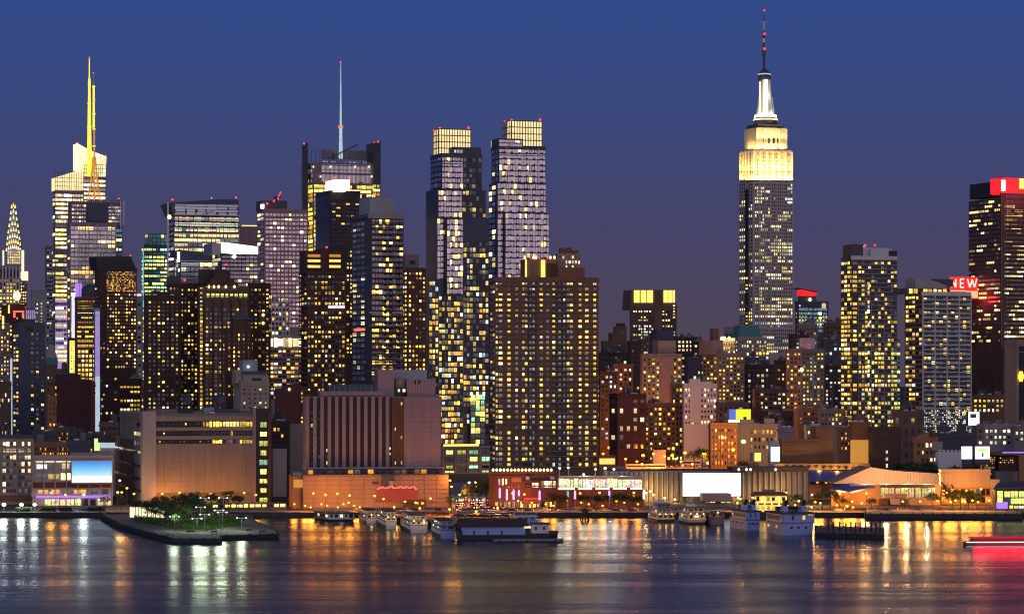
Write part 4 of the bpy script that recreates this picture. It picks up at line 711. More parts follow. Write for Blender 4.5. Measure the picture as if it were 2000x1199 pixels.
blk('office_block', 'dark navy stepped block right below the flared top tower', 1270, 1274, 1322, 664, 2500, 'navy', 7, 9, .1, 'cool', roof=0).box('stepped_top', 1282, 1316, 644, 665, 3, 18, 'navy')
blk('office_block', 'dark brown office block with bright window rows right of the navy block', 1318, 1322, 1362, 660, 2650, 'umber', 7, 8, .45, 'cream', 'office')
c = blk('apartment_tower', 'tan apartment tower with a blank square roof house in the gap', 1250, 1254, 1332, 694, 2000, 'tan', 8.5, 8.2, .3, 'gold', y1=830, th=14, roof=0, cat='apartment tower', cap=90); c.box('roof_house', 1285, 1320, 665, 695, 3, 16, 'tan'); c.panel('mauve_bay', 1291, 1316, 698, 800, 'mauve', 0, .4)
blk('apartment_block', 'dark brown slab with water tank silhouettes left of the tan tower', 1168, 1172, 1226, 690, 2250, 'umber', 8, 9, .1, 'cool', roof=2)
blk('apartment_block', 'dark unlit brown slab squeezed between the tan tower and its left neighbour', 1226, 1230, 1252, 668, 2400, 'umber', 8, 9, .05, roof=1)
blk('apartment_house', 'low dark block with a few white lit windows beside the brown apartment block', 1166, 1172, 1206, 728, 1900, 'umber', 9, 9, .28, 'cool', y1=860)
blk('apartment_house', 'brown block with two rows of white lit windows above the blank maroon wall', 1194, 1198, 1236, 714, 2050, 'brown', 9, 9, .3, 'cream', y1=800)
blk('loft_building', 'broad blank maroon loft building with few windows at the left of the gap', 1190, 1206, 1262, 772, 1800, 'maroon', 13, 16, .2, 'cream', y1=880, th=12)
blk('loft_building', 'brown loft building with yellow lit windows below the tan tower', 1254, 1258, 1320, 790, 1820, 'brown', 9, 10, .28, 'gold', y1=900)
blk('loft_building', 'narrow brown brick building left of the white stepped house', 1308, 1312, 1334, 752, 1850, 'brown', 7, 11, .25, 'gold', y1=900)
c = blk('white_house', 'white painted apartment house with stepped parapet in the middle of the gap', 1333, 1336, 1400, 752, 1800, 'white', 6.5, 10.3, .3, 'cream', y1=830, th=10, roof=0, left=False); c.box('stepped_parapet', 1347, 1368, 740, 753, .3, 14, 'white'); c.box('stepped_parapet', 1368, 1390, 745, 753, .3, 14, 'white'); c.panel('blank_wall', 1347, 1368, 756, 826, 'white', 0, .4)
c = blk('apartment_tower', 'tall tan apartment tower with roof house, right of the white stepped house', 1372, 1402, 1454, 692, 2050, 'tan', 7.5, 8, .33, 'gold', y1=790, th=20, roof=0, cat='apartment tower', cap=80); c.box('roof_house', 1378, 1412, 664, 693, 6, 18, 'tan'); c.box('chimney', 1393, 1404, 641, 665, 8, 14, 'brown')
c = blk('stone_tower', 'old stone tower with three orange floodlights along its rooftop', 1402, 1406, 1442, 664, 2400, 'beige', 5, 8, .3, 'cream', th=12, roof=0)
for x in (1410, 1415, 1424, 1432): c.spire('rooftop_lamp', x, [(665, 1.5), (661, 4), (657, 1.5)], -1, 'lampwarm', 10)
c.light(1418, 661, -6, 2500, (1, .6, .2)); c.light(1432, 661, -6, 2500, (1, .6, .2))
c = blk('mansion_tower', 'stone tower under a green copper mansard roof in front of the floodlit skyscraper', 1436, 1442, 1498, 660, 2350, 'limestone', 5, 8, .3, 'pale', th=14, roof=0)
q = MB(); q.prism([(0, 0), (c.ux(1488), 0), (c.ux(1488), 18), (0, 18)], c.h, c.zy(635), M['copper'], taper=.78); q.build('copper_roof', c.root); c.box('lower_setback', 1466, 1504, 690, 760, -3, 14, 'limestone', ground=True); c.win('F', 1468, 1502, 686, 720, 7, 8.5, .6, .55, .6, 'gold', off=-3)
c = blk('glass_tower', 'teal glass tower with a red glowing curved canopy beside the floodlit skyscraper', 1553, 1558, 1618, 590, 2900, 'navy', 6, 7, .16, 'gold', 'office', th=14, roof=0, y1=680); c.win('F', 1560, 1616, 600, 650, 9, 8, .9, .6, .05, off=-.3, pane='teal', single=False)
c.box('upper_storeys', 1562, 1594, 578, 591, 3, 16, 'slate'); c.outline('red_canopy', [(1566, 578), (1592, 578), (1598, 571), (1566, 564)], 0, 14, 'redsign'); c.outline('canopy_fin', [(1556, 563), (1598, 572), (1596, 569), (1558, 562)], -1, 14, 'maroon'); c.panel('lit_corner', 1605, 1613, 591, 602, 'signbeige', 0); c.spire('roof_lamp', 1582, [(589, 2.4), (585, 3), (582, 2)], 1, 'lampwarm', 8)
c = blk('apartment_tower', 'tan apartment tower with white lit sign box on its roof', 1535, 1566, 1610, 684, 1950, 'tan', 7.6, 7.8, .36, 'gold', y1=800, th=20, roof=0, cat='apartment tower', cap=90, dim=.4); c.box('sign_box', 1569, 1592, 660, 683, 2, 8, 'white'); c.panel('blue_strip', 1585, 1590, 695, 755, 'paleblue', 0, .4); c.beacon(1580, 682, 1, 1.6); c.spire('wall_lamp', 1566, [(726, 2), (722, 4), (718, 2)], -1, 'lampwarm', 10); c.panel('sign_mark', 1577, 1582, 672, 674, 'redsign', 2)
blk('office_block', 'dark low office block behind the tan tower with the sign box', 1540, 1544, 1580, 655, 2200, 'umber', 8, 8, .1, 'cool'); blk('office_block', 'slate topped dark block between sign box tower and white banded tower', 1604, 1608, 1646, 664, 2300, 'slate', 8, 9, .18, 'cool'); blk('office_block', 'brown roofed building peeking over the slate topped dark block', 1608, 1612, 1650, 632, 2600, 'brown', 7, 9, .12, 'gold')
blk('stone_block', 'pale twin topped block below the teal glass tower', 1556, 1560, 1596, 634, 2500, 'tan', 7, 9, .1, 'gold', roof=2)
blk('apartment_house', 'dark block with white lit windows right of sign box tower', 1604, 1610, 1652, 716, 2000, 'umber', 8, 8, .3, 'cool', y1=830); blk('apartment_house', 'blue grey roofed low block beside the foot of the white banded tower', 1624, 1628, 1648, 770, 1850, 'slate', 8, 8, .2, 'cool', y1=830)
blk('loft_building', 'dark brown loft block with long cream lit windows in the gap', 1454, 1458, 1512, 714, 2100, 'umber', 9, 10, .16, 'cream', y1=800); blk('loft_building', 'dark slab filling the space under the copper roofed tower', 1450, 1454, 1482, 700, 2200, 'navy', 9, 10, .06, 'cool')
blk('loft_building', 'low brown building with a row of white shop windows below the dark loft', 1470, 1474, 1536, 762, 1900, 'brown', 9, 9, .4, 'cream', y1=800); blk('apartment_house', 'dark brick building with scattered yellow windows left of sign box tower', 1512, 1516, 1568, 706, 2020, 'umber', 8, 8.4, .3, 'mixed', y1=830)
blk('loft_building', 'dark olive building under the yellow billboard', 1398, 1402, 1462, 788, 1780, 'slate', 10, 12, .08, 'green', y1=840, roof=0); blk('loft_building', 'dark loft with two round roof tanks right of the yellow billboard', 1464, 1468, 1550, 806, 1760, 'umber', 10, 12, .1, 'gold', y1=840, roof=2)
blk('office_block', 'brown office block on the skyline between flared tower and tan roof house', 1350, 1354, 1380, 668, 2600, 'umber', 7, 8, .3, 'pale'); blk('office_block', 'dark block behind the white stepped house with a few cream windows', 1340, 1344, 1378, 700, 2200, 'slate', 8, 9, .3, 'cream', y1=780)
blk('stone_block', 'long low brown stone block closing the skyline left of the floodlit skyscraper', 1388, 1392, 1446, 662, 2900, 'brown', 7, 8, .1, 'gold')
# --- billboards
c = B('billboard', 'yellow and blue lit billboard standing on a roof in the gap', 'billboard', 1422, 1423.5, 1466, 799, 1700, 'slate', th=10, depth=2, base=PZ(832, 1700), parapet=False)
c.panel('blue_field', 1424, 1437, 799, 820, 'screenindigo', 0); c.panel('yellow_field', 1437, 1466, 799, 820, 'screenyellow', 0); c.panel('lower_frame', 1423, 1467, 820, 824, 'lampwhite', -.5, .3)
for k in range(7): c.beacon(1424 + k * 6.8, 824, -1.5, 1.0, 'lampwhite', 'billboard_lamp')
tank(1508, 800, 816, 8, 1745, 'grey', 'pale round roof tank, left of the pair on the dark loft'); tank(1520, 803, 817, 6, 1745, 'grey', 'smaller pale round roof tank, right of the pair on the dark loft'); tank(1199, 674, 690, 6, 2240, 'slate', 'dark water tank, left of two on the brown slab beside the gap'); tank(1215, 673, 690, 6, 2240, 'slate', 'dark water tank, right of two on the brown slab beside the gap')
# ================================================================ right: big towers
c = B('glass_apartment_tower', 'tall white banded glass apartment tower with notched pale crown, right of the gap', 'apartment tower', 1642, 1668, 1752, 502, 1800, 'slate', th=18, depth=30, parapet=False)
c.box('crown', 1672, 1736, 484, 503, 4, 20, 'white'); c.box('crown_screen', 1700, 1742, 486, 500, 1, 2, 'silver' if 'silver' in M else 'steel'); c.box('crown_fin', 1738, 1752, 490, 503, 0, 14, 'black'); c.lbox('crown_side', 1646, 1666, 478, 503, 1, 8, 'slate'); c.box('red_lit_attic', 1665, 1690, 479, 492, 6, 14, 'concrete'); c.panel('red_light_strip', 1666, 1690, 480, 483, 'neonred', 5.8)
c.box('roof_rim', 1664, 1752, 500, 508, -.6, 1, 'white')
c.win('F', 1676, 1752, 510, 836, 6.6, 8.8, .8, .6, .2, 'gold', plo=.36, dim=.2); c.win('L', 1643, 1667, 510, 836, 6, 8.8, .8, .6, .5, 'gold'); c.bands('F', 1668, 1752, 508, 836, 8.8, .17, .6, 'concrete'); c.fins('F', 1676, 1740, 590, 836, 13, .08, .6, 'concrete'); c.box('glass_corner', 1664, 1674, 510, 836, -1.2, 0, 'slate'); c.win('F', 1665, 1674, 510, 836, 9, 8.8, .9, .6, .55, 'warm', off=-1.3); c.win('F', 1740, 1758, 660, 836, 6, 8.8, .8, .6, .3, 'green'); c.win('F', 1692, 1699, 550, 836, 7, 8.8, .5, .75, .6, 'pale', 'full', proud=.7)
for x in (1690, 1709): c.beacon(x, 479, 4, 2)
c = B('glass_apartment_tower', 'white gridded apartment tower with angled pale penthouse, left of the red sign', 'apartment tower', 1767, 1802, 1896, 573, 1640, 'slate', th=18, depth=30, parapet=False)
c.box('penthouse_row', 1772, 1850, 563, 574, 3, 22, 'slate'); c.win('F', 1774, 1850, 564, 574, 9, 9, .8, .9, .6, 'gold', off=3); c.outline('penthouse_screen', [(1788, 565), (1852, 566), (1850, 558), (1826, 549), (1788, 543)], 5, 18, 'concrete'); c.lbox('penthouse_side', 1776, 1790, 548, 572, 5, 7, 'white'); c.box('roof_deck', 1830, 1862, 545, 560, 12, 20, 'slate'); c.box('roof_rim', 1802, 1897, 570, 577, -.8, 1, 'white')
c.win('F', 1803, 1895, 580, 846, 7.7, 8.9, .78, .6, .12, 'gold', plo=.22, dim=.8); c.bands('F', 1802, 1896, 577, 850, 8.9, .22, .7, 'white'); c.fins('F', 1802, 1896, 577, 850, 23.4, .07, .7, 'white'); c.win('L', 1769, 1788, 577, 846, 6, 8.9, .8, .55, .45, 'warm'); c.win('L', 1789, 1801, 577, 846, 6, 8.9, .8, .6, .14, 'gold'); c.bands('L', 1768, 1802, 577, 846, 8.9, .2, .6, 'grey'); c.win('F', 1803, 1895, 800, 850, 3.5, 4, .5, .5, .35, 'cool', single=False, proud=.9)
# --- the red sign hotel
c = B('hotel_tower', 'stepped maroon brick hotel tower carrying the big red NEW sign', 'hotel', 1850, 1872, 1934, 590, 2400, 'maroon', th=18, depth=40, parapet=False)
c.win('F', 1874, 1932, 596, 780, 7, 9, .4, .5, .22, 'cream'); c.box('lower_setback', 1900, 1960, 600, 780, -4, 20, 'mauve', ground=True); c.win('F', 1902, 1958, 604, 780, 8, 9, .35, .5, .2, 'gold', off=-4); c.box('lowest_setback', 1942, 1965, 662, 790, -7, 12, 'mauve', ground=True); c.box('sign_scaffold', 1858, 1916, 560, 592, 2, 10, 'maroon')
s = B('roof_sign', 'red illuminated roof sign reading NEW above a blank glowing beige bar', 'sign', 1854, 1856, 1917, 541, 2380, 'maroon', th=18, depth=2.5, base=PZ(590, 2380), body=False)
s.box('sign_panel', 1856, 1917, 541, 568, 0, 2, 'redsign'); s.box('beige_bar', 1889, 1931, 568.5, 582, -.4, 2, 'signbeige'); s.box('beige_bar', 1858, 1889, 567, 569.5, -.6, 1, 'signbeige'); s.box('red_rim', 1888, 1932.5, 566.5, 568.5, -.7, 2, 'redsign'); s.box('red_rim', 1931, 1933, 568, 583, -.7, 2, 'redsign'); s.box('red_rim', 1888, 1932, 582, 583.5, -.7, 2, 'redsign')
def strokes(s, name, segs, v, r, mat):
    q = MB()
    for x0, y0, x1, y1 in segs: q.bar((s.ux(x0, v), v, s.zy(y0, s.ux(x0, v), v)), (s.ux(x1, v), v, s.zy(y1, s.ux(x1, v), v)), r, M[mat])
    return q.build(name, s.root)
for L in ([(1858.8, 561, 1858.8, 545), (1858.8, 545, 1866.8, 561), (1866.8, 561, 1866.8, 545)], [(1875.8, 561, 1875.8, 545), (1875.8, 545, 1882.8, 545), (1875.8, 553, 1881.8, 553), (1875.8, 561, 1882.8, 561)], [(1889.8, 545, 1894.3, 561), (1894.3, 561, 1898.8, 546), (1898.8, 546, 1903.3, 561), (1903.3, 561, 1907.8, 545)]): strokes(s, 'letter', L, -.8, .5, 'letter')
l = bpy.data.lights.new('sign_glow', 'POINT'); l.energy = 9000; l.color = (1, .05, .05); l.shadow_soft_size = 4; o = bpy.data.objects.new('sign_glow', l); col.objects.link(o); o.parent = s.root; o.location = (18, -12, 2)
# --- the red crowned tower
c = B('red_crowned_tower', 'huge dark glass office tower with red glowing crown at right edge', 'skyscraper', 1892, 1957, 2090, 386, 2350, 'umber', th=20, depth=50, parapet=False)
c.win('F', 1962, 2080, 392, 670, 4, 8.3, .85, .5, .26, 'pale', 'office', pane='brown'); c.win('L', 1893, 1954, 392, 670, 3.8, 8.3, .85, .5, .24, 'pale', 'office', pane='brown'); c.fins('F', 1956, 1964, 380, 680, 4, .25, .9, 'tan', name='corner_piers'); c.bands('F', 1962, 2090, 388, 670, 8.3, .3, .4, 'umber')
c.lbox('dark_crown', 1894, 1940, 358, 387, .8, 12, 'black'); c.lbox('red_crown_side', 1938, 1956, 352, 380, .4, 6, 'redsign'); c.box('red_crown', 1957, 2085, 349, 379, .6, 20, 'redsign'); c.panel('white_sign_bar', 1955.5, 1963, 352, 373, 'lanternwhite', .3, .6); c.panel('yellow_sign_bar', 1991, 2004, 349, 369, 'glowyellow', .3, .6); c.box('crown_rim', 1956, 2085, 379, 383, -.4, 2, 'maroon'); c.box('roof_cabin', 1958, 1968, 344, 349, 4, 10, 'grey')
l = bpy.data.lights.new('crown_glow', 'POINT'); l.energy = 14000; l.color = (1, .05, .05); l.shadow_soft_size = 5; o = bpy.data.objects.new('crown_glow', l); col.objects.link(o); o.parent = c.root; o.location = (12, -14, c.zy(378))
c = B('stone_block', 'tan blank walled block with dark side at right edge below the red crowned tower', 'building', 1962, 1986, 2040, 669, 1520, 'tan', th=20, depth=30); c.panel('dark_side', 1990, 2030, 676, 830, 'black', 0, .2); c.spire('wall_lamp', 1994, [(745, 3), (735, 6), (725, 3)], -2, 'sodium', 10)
# ================================================================ right: low blocks
blk('office_block', 'office block with three rows of yellow windows below the red sign hotel', 1896, 1900, 1962, 774, 1700, 'brown', 9, 10, .55, 'gold', 'office', y1=806, th=12)
blk('loft_building', 'pale concrete loft with punched windows, lower right behind white screens', 1908, 1922, 1984, 832, 1500, 'concrete', 9, 11, .5, 'cream', y1=870, th=12); blk('loft_building', 'grey loft with paired lit windows at right edge', 1976, 1980, 2040, 836, 1480, 'grey', 9, 10, .6, 'cream', y1=862, th=12)
blk('warehouse', 'dark windowless warehouse roof below the white gridded tower', 1812, 1816, 1900, 850, 1420, 'slate', 12, 20, None)
c = blk('tenement', 'orange lit brick tenement row with arched windows beside the castellated wall', 1786, 1789, 1832, 858, 1330, 'orangebrick', 8, 13, .12, 'cream', y1=905, th=10); c.box('upper_storeys', 1797, 1813, 847, 859, .5, 10, 'orangebrick'); c.panel('white_poster', 1820, 1841, 862, 880, 'concrete', -.4)
c = B('castellated_wall', 'white castellated wall building in front of the dark warehouse', 'building', 1828, 1832, 1878, 882, 1300, 'white', th=10, depth=14, roof=0, parapet=False)
for x in range(1834, 1878, 8): c.box('merlon', x, x + 4, 878, 882, 0, 1, 'white')
for a, z, y0, y1, lab in ((1877, 1899, 871, 896, 'plain white lit billboard beside the castellated wall'), (1904, 1933, 871, 896, 'lit billboard with a dark printed strip, right of the plain white one')):
    c = B('billboard', lab, 'billboard', a - .4, a, z, y0, 1310, 'slate', th=8, depth=1.5, base=PZ(906, 1310), parapet=False); c.panel('lit_face', a + .6, z - .6, y0 + .6, y1, 'screenwhite', 0)
    if a > 1900: c.panel('printed_strip', a + 6, z - 4, 876, 882, 'glowgreen', -.4, .1); c.panel('printed_strip', a + 14, a + 17, 884, 892, 'slate', -.4, .1)
c = B('billboard', 'small white lit billboard high on a roof below the white gridded tower', 'billboard', 1890, 1891, 1913, 804, 1600, 'slate', th=8, depth=1.5, base=PZ(832, 1600), parapet=False); c.panel('lit_face', 1891.5, 1912.5, 804.5, 830, 'screenwhite', 0); c.panel('printed_strip', 1895, 1907, 808, 816, 'grey', -.4, .1)
blk('loft_building', 'tall brown brick loft with blank bays left of the orange tenements', 1744, 1762, 1804, 806, 1480, 'brown', 13, 22, .06, y1=900, th=14)
c = blk('apartment_block', 'brown block with orange lit panel facing the river, right of the brick warehouse', 1658, 1664, 1700, 828, 1350, 'rust', 8, 10, None, th=8); c.panel('orange_panel', 1661, 1698, 859, 912, 'orangepanel', 0, .5)
c = blk('apartment_block', 'dark brown blank block with three small lit windows beside the orange panel', 1696, 1704, 1760, 838, 1340, 'umber', 60, 14, None, th=8, roof=0); c.win('F', 1728, 1736, 876, 916, 8, 12, .5, .5, 1, 'cream')
blk('low_rise', 'beige low block with window bands below the white banded tower', 1598, 1602, 1652, 802, 1640, 'tan', 7, 9, .3, 'gold', y1=840, th=12); blk('low_rise', 'orange roofed low block below the sign box tower', 1555, 1559, 1600, 800, 1660, 'orangebrick', 8, 10, .2, 'gold', y1=830, th=12)
blk('low_rise', 'low block with warm lit bays right of the dark brick wall by the blue roof', 1636, 1640, 1664, 838, 1500, 'brown', 8, 10, .5, 'orange', y1=880, th=12)
c = blk('brick_warehouse', 'orange lit grid windowed brick warehouse behind the white screen', 1384, 1388, 1440, 830, 1480, 'orangebrick', 6.5, 12, .3, 'orange', y1=910, th=8, dim=.6, roof=0); c.fins('F', 1388, 1440, 830, 912, 6.5, .2, .4, 'rust')
c = blk('brick_warehouse', 'cream brick warehouse with blank left bay beside the starburst lamp', 1436, 1438, 1520, 832, 1500, 'beige', 8, 15, .3, 'orange', y1=880, th=8, roof=1); c.panel('blank_bay', 1438, 1466, 834, 900, 'beige', 0, .4)
c = B('lit_kiosk', 'small building with floodlit white wall behind the dark rimmed shed', 'building', 1502, 1504, 1526, 866, 1380, 'white', th=8, depth=10, roof=0); c.panel('bright_wall', 1506, 1525, 873, 900, 'lanternwhite', 0); c.box('porch', 1470, 1488, 884, 902, -2, 4, 'beige'); c.panel('porch_light', 1474, 1486, 884, 900, 'glowyellow', -2.2)  # the wall's floodlight is painted as the panel's own glow
blk('brick_warehouse', 'dark orange blank brick wall building behind the blue roofed hall', 1524, 1527, 1604, 862, 1340, 'rust', 30, 30, None, th=8, roof=0).box('tall_bay', 1594, 1628, 834, 905, 1, 12, 'rust', ground=True)
blk('low_rise', 'mauve low building with pale upper wall between the cream and dark brick warehouses', 1516, 1519, 1552, 838, 1440, 'mauve', 8, 12, None, th=8); blk('low_rise', 'pale grey low building with white wall panel behind the brick wall', 1572, 1575, 1600, 834, 1460, 'concrete', 8, 12, .1, th=8)
for xl, xr, yt, Y, mt, lab, p in ((1204, 1262, 856, 1980, 'tan', 'pale low block behind the lamp lit lot, leftmost', .2), (1250, 1282, 850, 2020, 'orangebrick', 'orange lit low block behind the lot with a bright yellow end wall', .3), (1276, 1316, 822, 2050, 'brown', 'brown shed roofed block behind the lamp lit lot', .2),
      (1332, 1356, 842, 1900, 'redbrick', 'red brick low block behind the lot below the white stepped house', .3), (1354, 1386, 846, 1950, 'slate', 'dark low block with few white windows left of the grid windowed warehouse', .2), (1276, 1300, 882, 1760, 'concrete', 'small pale hut in the middle of the lamp lit lot', 0), (1170, 1206, 866, 1950, 'maroon', 'maroon low block at the left end of the lamp lit lot', .15)):
    c = B('low_rise', lab, 'building', xl - 2, xl, xr, yt, Y, mt, th=10, roof=0)
    if p: c.win('F', xl + 1, xr - 1, yt + 4, yt + 40, 6, 10, .5, .5, p, 'orange')
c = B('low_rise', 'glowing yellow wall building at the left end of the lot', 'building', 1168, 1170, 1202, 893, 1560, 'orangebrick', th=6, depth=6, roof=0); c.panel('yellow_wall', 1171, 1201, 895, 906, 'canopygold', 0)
# ================================================================ right: waterfront sheds
c = B('cinema_block', 'red brick riverfront block with neon columns and a string of bulbs on its roof', 'building', 955, 964, 1089, 926, 1196, 'redbrick', th=10, depth=40, roof=0)
for k in range(17): c.spire('bulb', 963 + k * 7.1, [(920.5, 1), (917.5, 2.9), (914.5, 1)], -.6, 'lampwarm', 8)
q = MB(); q.bar((c.ux(960), -.6, c.zy(920)), (c.ux(1082), -.6, c.zy(920, 25)), .12, M['slate']); q.build('bulb_string', c.root); c.box('roof_terrace', 964, 1088, 921, 927, 6, 20, 'grey'); c.win('F', 966, 1086, 921.5, 926, 8, 5, .7, .7, .8, 'pale', off=6)
c.box('dark_band', 1022, 1086, 929, 939, -.4, 0, 'black'); c.win('F', 1024, 1052, 942, 952, 7, 10, .8, .9, .35, 'cream'); c.win('F', 1056, 1086, 938, 952, 7.5, 14, .9, .9, .9, 'cream'); c.win('F', 972, 992, 934, 947, 6.6, 13, .5, .95, 1, 'cream'); c.win('F', 990, 1016, 946, 953, 7, 7, .4, .6, .5, 'orange'); c.panel('sign_plate', 999, 1018, 929, 941, 'orangebrick', 0, .2); c.panel('roof_text_frame', 1022, 1062, 923, 928, 'paleblue', .2, .2)
for x in (1030, 1078): q = MB(); q.lathe(c.ux(x), -.8, [(c.zy(937), .9), (c.zy(930), .9)], M['concrete'], 10); q.build('round_emblem', c.root)
c.box('red_awning', 1022, 1058, 976, 984, -4, 0, 'redbrick'); c.panel('red_light', 1024, 1056, 972, 975, 'redsign', -.2); c.box('shop_front', 964, 1089, 984, 992, -.5, 0, 'umber'); c.win('F', 966, 1088, 978, 992, 8, 14, .7, .8, .6, 'orange', off=-.5)
for x in (1036, 1060): c.light(x, 972, -8, 500, (1, .2, .1))
c = B('glass_hall', 'brightly lit glass walled hall above a brick base with neon posts', 'building', 1087, 1089, 1256, 932, 1216, 'concrete', th=6, depth=40, roof=0, parapet=False)
c.win('F', 1091, 1254, 934, 955, 9.6, 20, .96, .95, 1, 'cream', 'full', dim=1); c.panel('lit_ledge', 1090, 1254, 953, 956, 'glowwhite', -.3); c.box('brick_base', 1088, 1256, 956, 1000, -3, 10, 'redbrick', ground=True); c.fins('F', 1090, 1256, 926, 956, 24, .06, .4, 'white'); c.box('roof_deck', 1089, 1256, 930, 933, -3, 30, 'concrete')
for x in (1126, 1160, 1194, 1228): c.box('brick_pier', x - 3, x + 3, 952, 985, -4, -3, 'redbrick')
c.win('F', 1130, 1250, 962, 975, 24, 13, .16, .35, .3, 'orange', off=-3.1)
for i, (x, y0, y1, mt) in enumerate(((976, 952, 972, 'neonpurple'), (990, 954, 976, 'neonpurple'), (1003, 955, 975, 'neonpurple'), (1013.5, 956, 968, 'neonpurple'), (1054, 957, 976, 'neonpurple'), (1109, 958, 970, 'tealglow'), (1123, 957, 974, 'neonpurple'), (1190, 957, 975, 'neonpurple'), (1257.5, 956, 974, 'lampwhite'))):
    Y = 1184; k = Y / F; e = tag(empty('neon_post', (PX(x, Y), Y, GZ)), f'{ORD[i]} glowing neon post from the left in front of the brick river block', 'neon post', 'neon posts along the riverfront'); q = MB(); q.lathe(0, 0, [(PZ(y1, Y) - GZ, 1.9 * k), (PZ(y0 + 3, Y) - GZ, 1.9 * k), (PZ(y0, Y) - GZ, .8 * k)], M[mt], 8); q.build('neon_tube', e); q = MB(); q.lathe(0, 0, [(0, 1.3 * k), (PZ(y1, Y) - GZ, 1.3 * k)], M['slate'], 8); q.build('post', e)
    if mt == 'neonpurple': l = bpy.data.lights.new('neon_glow', 'POINT'); l.energy = 500; l.color = (.55, .3, 1); o = bpy.data.objects.new('neon_glow', l); col.objects.link(o); o.parent = e; o.location = (0, -3, PZ(y1, Y) - GZ)
c = B('pier_shed', 'ribbed metal pier shed carrying a huge blank white screen', 'pier shed', 1178, 1190, 1579, 920, 1262, 'concrete', th=3, depth=16, roof=0, parapet=False)
c.fins('F', 1180, 1334, 921, 985, 9.8, .2, 1.3, 'umber', name='wall_ribs'); c.fins('F', 1447, 1579, 921, 985, 11, .2, 1.3, 'umber', name='wall_ribs'); c.fins('F', 1185, 1334, 921, 985, 9.8, .1, .5, 'white', name='wall_ribs'); c.fins('F', 1452, 1579, 921, 985, 11, .1, .5, 'white', name='wall_ribs'); c.box('screen_frame', 1332, 1448, 922, 970, -2.5, -1.2, 'slate'); c.panel('white_screen', 1333.5, 1446.5, 923.5, 968.5, 'screenwhite', -2.5, .15)
c.box('dark_roof_rim', 1430, 1580, 912, 921, -3, 14, 'black'); 
for x in (1443, 1458, 1466, 1515): c.spire('rim_lamp', x, [(919, 1), (916.5, 2.6), (914, 1)], -3.6, 'lampwhite', 8)
c.box('entrance_canopy', 1372, 1428, 964, 978, -14, -3, 'grey'); c.win('F', 1366, 1428, 979, 993, 10, 14, .9, .9, .9, 'cream', 'full', off=-6); c.box('entrance_hall', 1352, 1432, 970, 1000, -6, -2.6, 'tan', ground=True)
for x, y in ((1262, 962), (1270, 959), (1318, 975), (1276, 966), (1442, 972), (1298, 972), (1535, 962), (1478, 970), (1508, 966)): c.spire('wall_lamp', x, [(y + 2, 1), (y, 3), (y - 2, 1)], -5, 'lampwarm', 8); c.light(x, y, -5.5, 2600, (1, .56, .12))
c = B('blue_roofed_hall', 'peach walled exhibition hall with sloping blue roofs and a yellow frieze', 'hall', 1575, 1580, 1716, 958, 1290, 'peach', th=3, depth=50, roof=0, parapet=False)
def slab(c, name, pts, mat, t=.8):
    """a roof plane through px points with given depths (x, y, v)"""
    P = []
    for x, y, v in pts: u = c.ux(x, v); P.append((u, v, c.zy(y, u, v)))
    b = MB(); b.face(P, M[mat]); D = [(x, y, z - t) for x, y, z in P]; b.face(D[::-1], M[mat])
    for i in range(len(P)): j = (i + 1) % len(P); b.face([P[i], D[i], D[j], P[j]], M[mat])
    return b.build(name, c.root)
slab(c, 'blue_roof', [(1580, 936, -1), (1630, 937, -1), (1690, 922, 40), (1545, 916, 44)], 'blueroof'); c.box('frieze', 1512, 1700, 905, 917, 45, 48, 'orangebrick')
for x in (1530, 1565, 1600, 1635, 1670): c.light(x, 918, 41, 1500, (1, .6, .1))
fz = c.ux(1530, 44); q = MB()
for k in range(11):
    x = 1536 + k * 14.6; u = c.ux(x, 44.5); z = c.zy(908 + k * .4, u, 44.5); w = 1.1
    q.face([(u - w, 44.6, z), (u, 44.6, z - 1.5), (u + w, 44.6, z), (u, 44.6, z + .4)], M['black'])
q.build('frieze_ornament', c.root); c.box('dark_window_band', 1581, 1628, 938, 946, -.6, 0, 'umber'); c.win('F', 1584, 1626, 939, 945, 8, 6, .6, .7, .5, 'orange', off=-.6); c.box('lower_block', 1580, 1604, 946, 1000, -2, 0, 'orangebrick', ground=True)
c2 = B('angular_hall', 'angular peach metal hall with pointed blue porch roof and glowing glass side', 'hall', 1655, 1660, 1836, 946, 1232, 'peach', th=3, depth=55, roof=0, parapet=False)
c2.outline('sloping_gable', [(1627, 944), (1838, 946), (1838, 926), (1827, 924), (1745, 919), (1700, 912)], 22, 50, 'peach'); slab(c2, 'blue_porch_roof', [(1620, 955, -8), (1660, 960, -12), (1718, 947, 2), (1660, 943, 6)], 'blueroof'); c2.box('porch_wall', 1628, 1660, 958, 1000, -6, 0, 'orangebrick', ground=True); c2.box('glass_side', 1720, 1826, 946, 952, -2, 0, 'slate'); c2.win('F', 1721, 1826, 951, 972, 12.5, 21, .93, .95, 1, 'cream', 'full', off=-.5); c2.fins('F', 1730, 1826, 924, 946, 6, .04, .2, 'tan', 22)
for x in (1690, 1730, 1770, 1810): c2.light(x, 941, 6, 9000, (1, .6, .26))
c2.box('dark_container', 1718, 1734, 974, 985, -4, -1.5, 'maroon'); c2.box('pale_container', 1740, 1758, 973, 985, -4, -1.5, 'concrete'); c2.box('pale_container', 1776, 1790, 973, 985, -4, -1.5, 'beige'); c2.box('poster_wall', 1730, 1772, 964, 972, -3, -.6, 'peach')
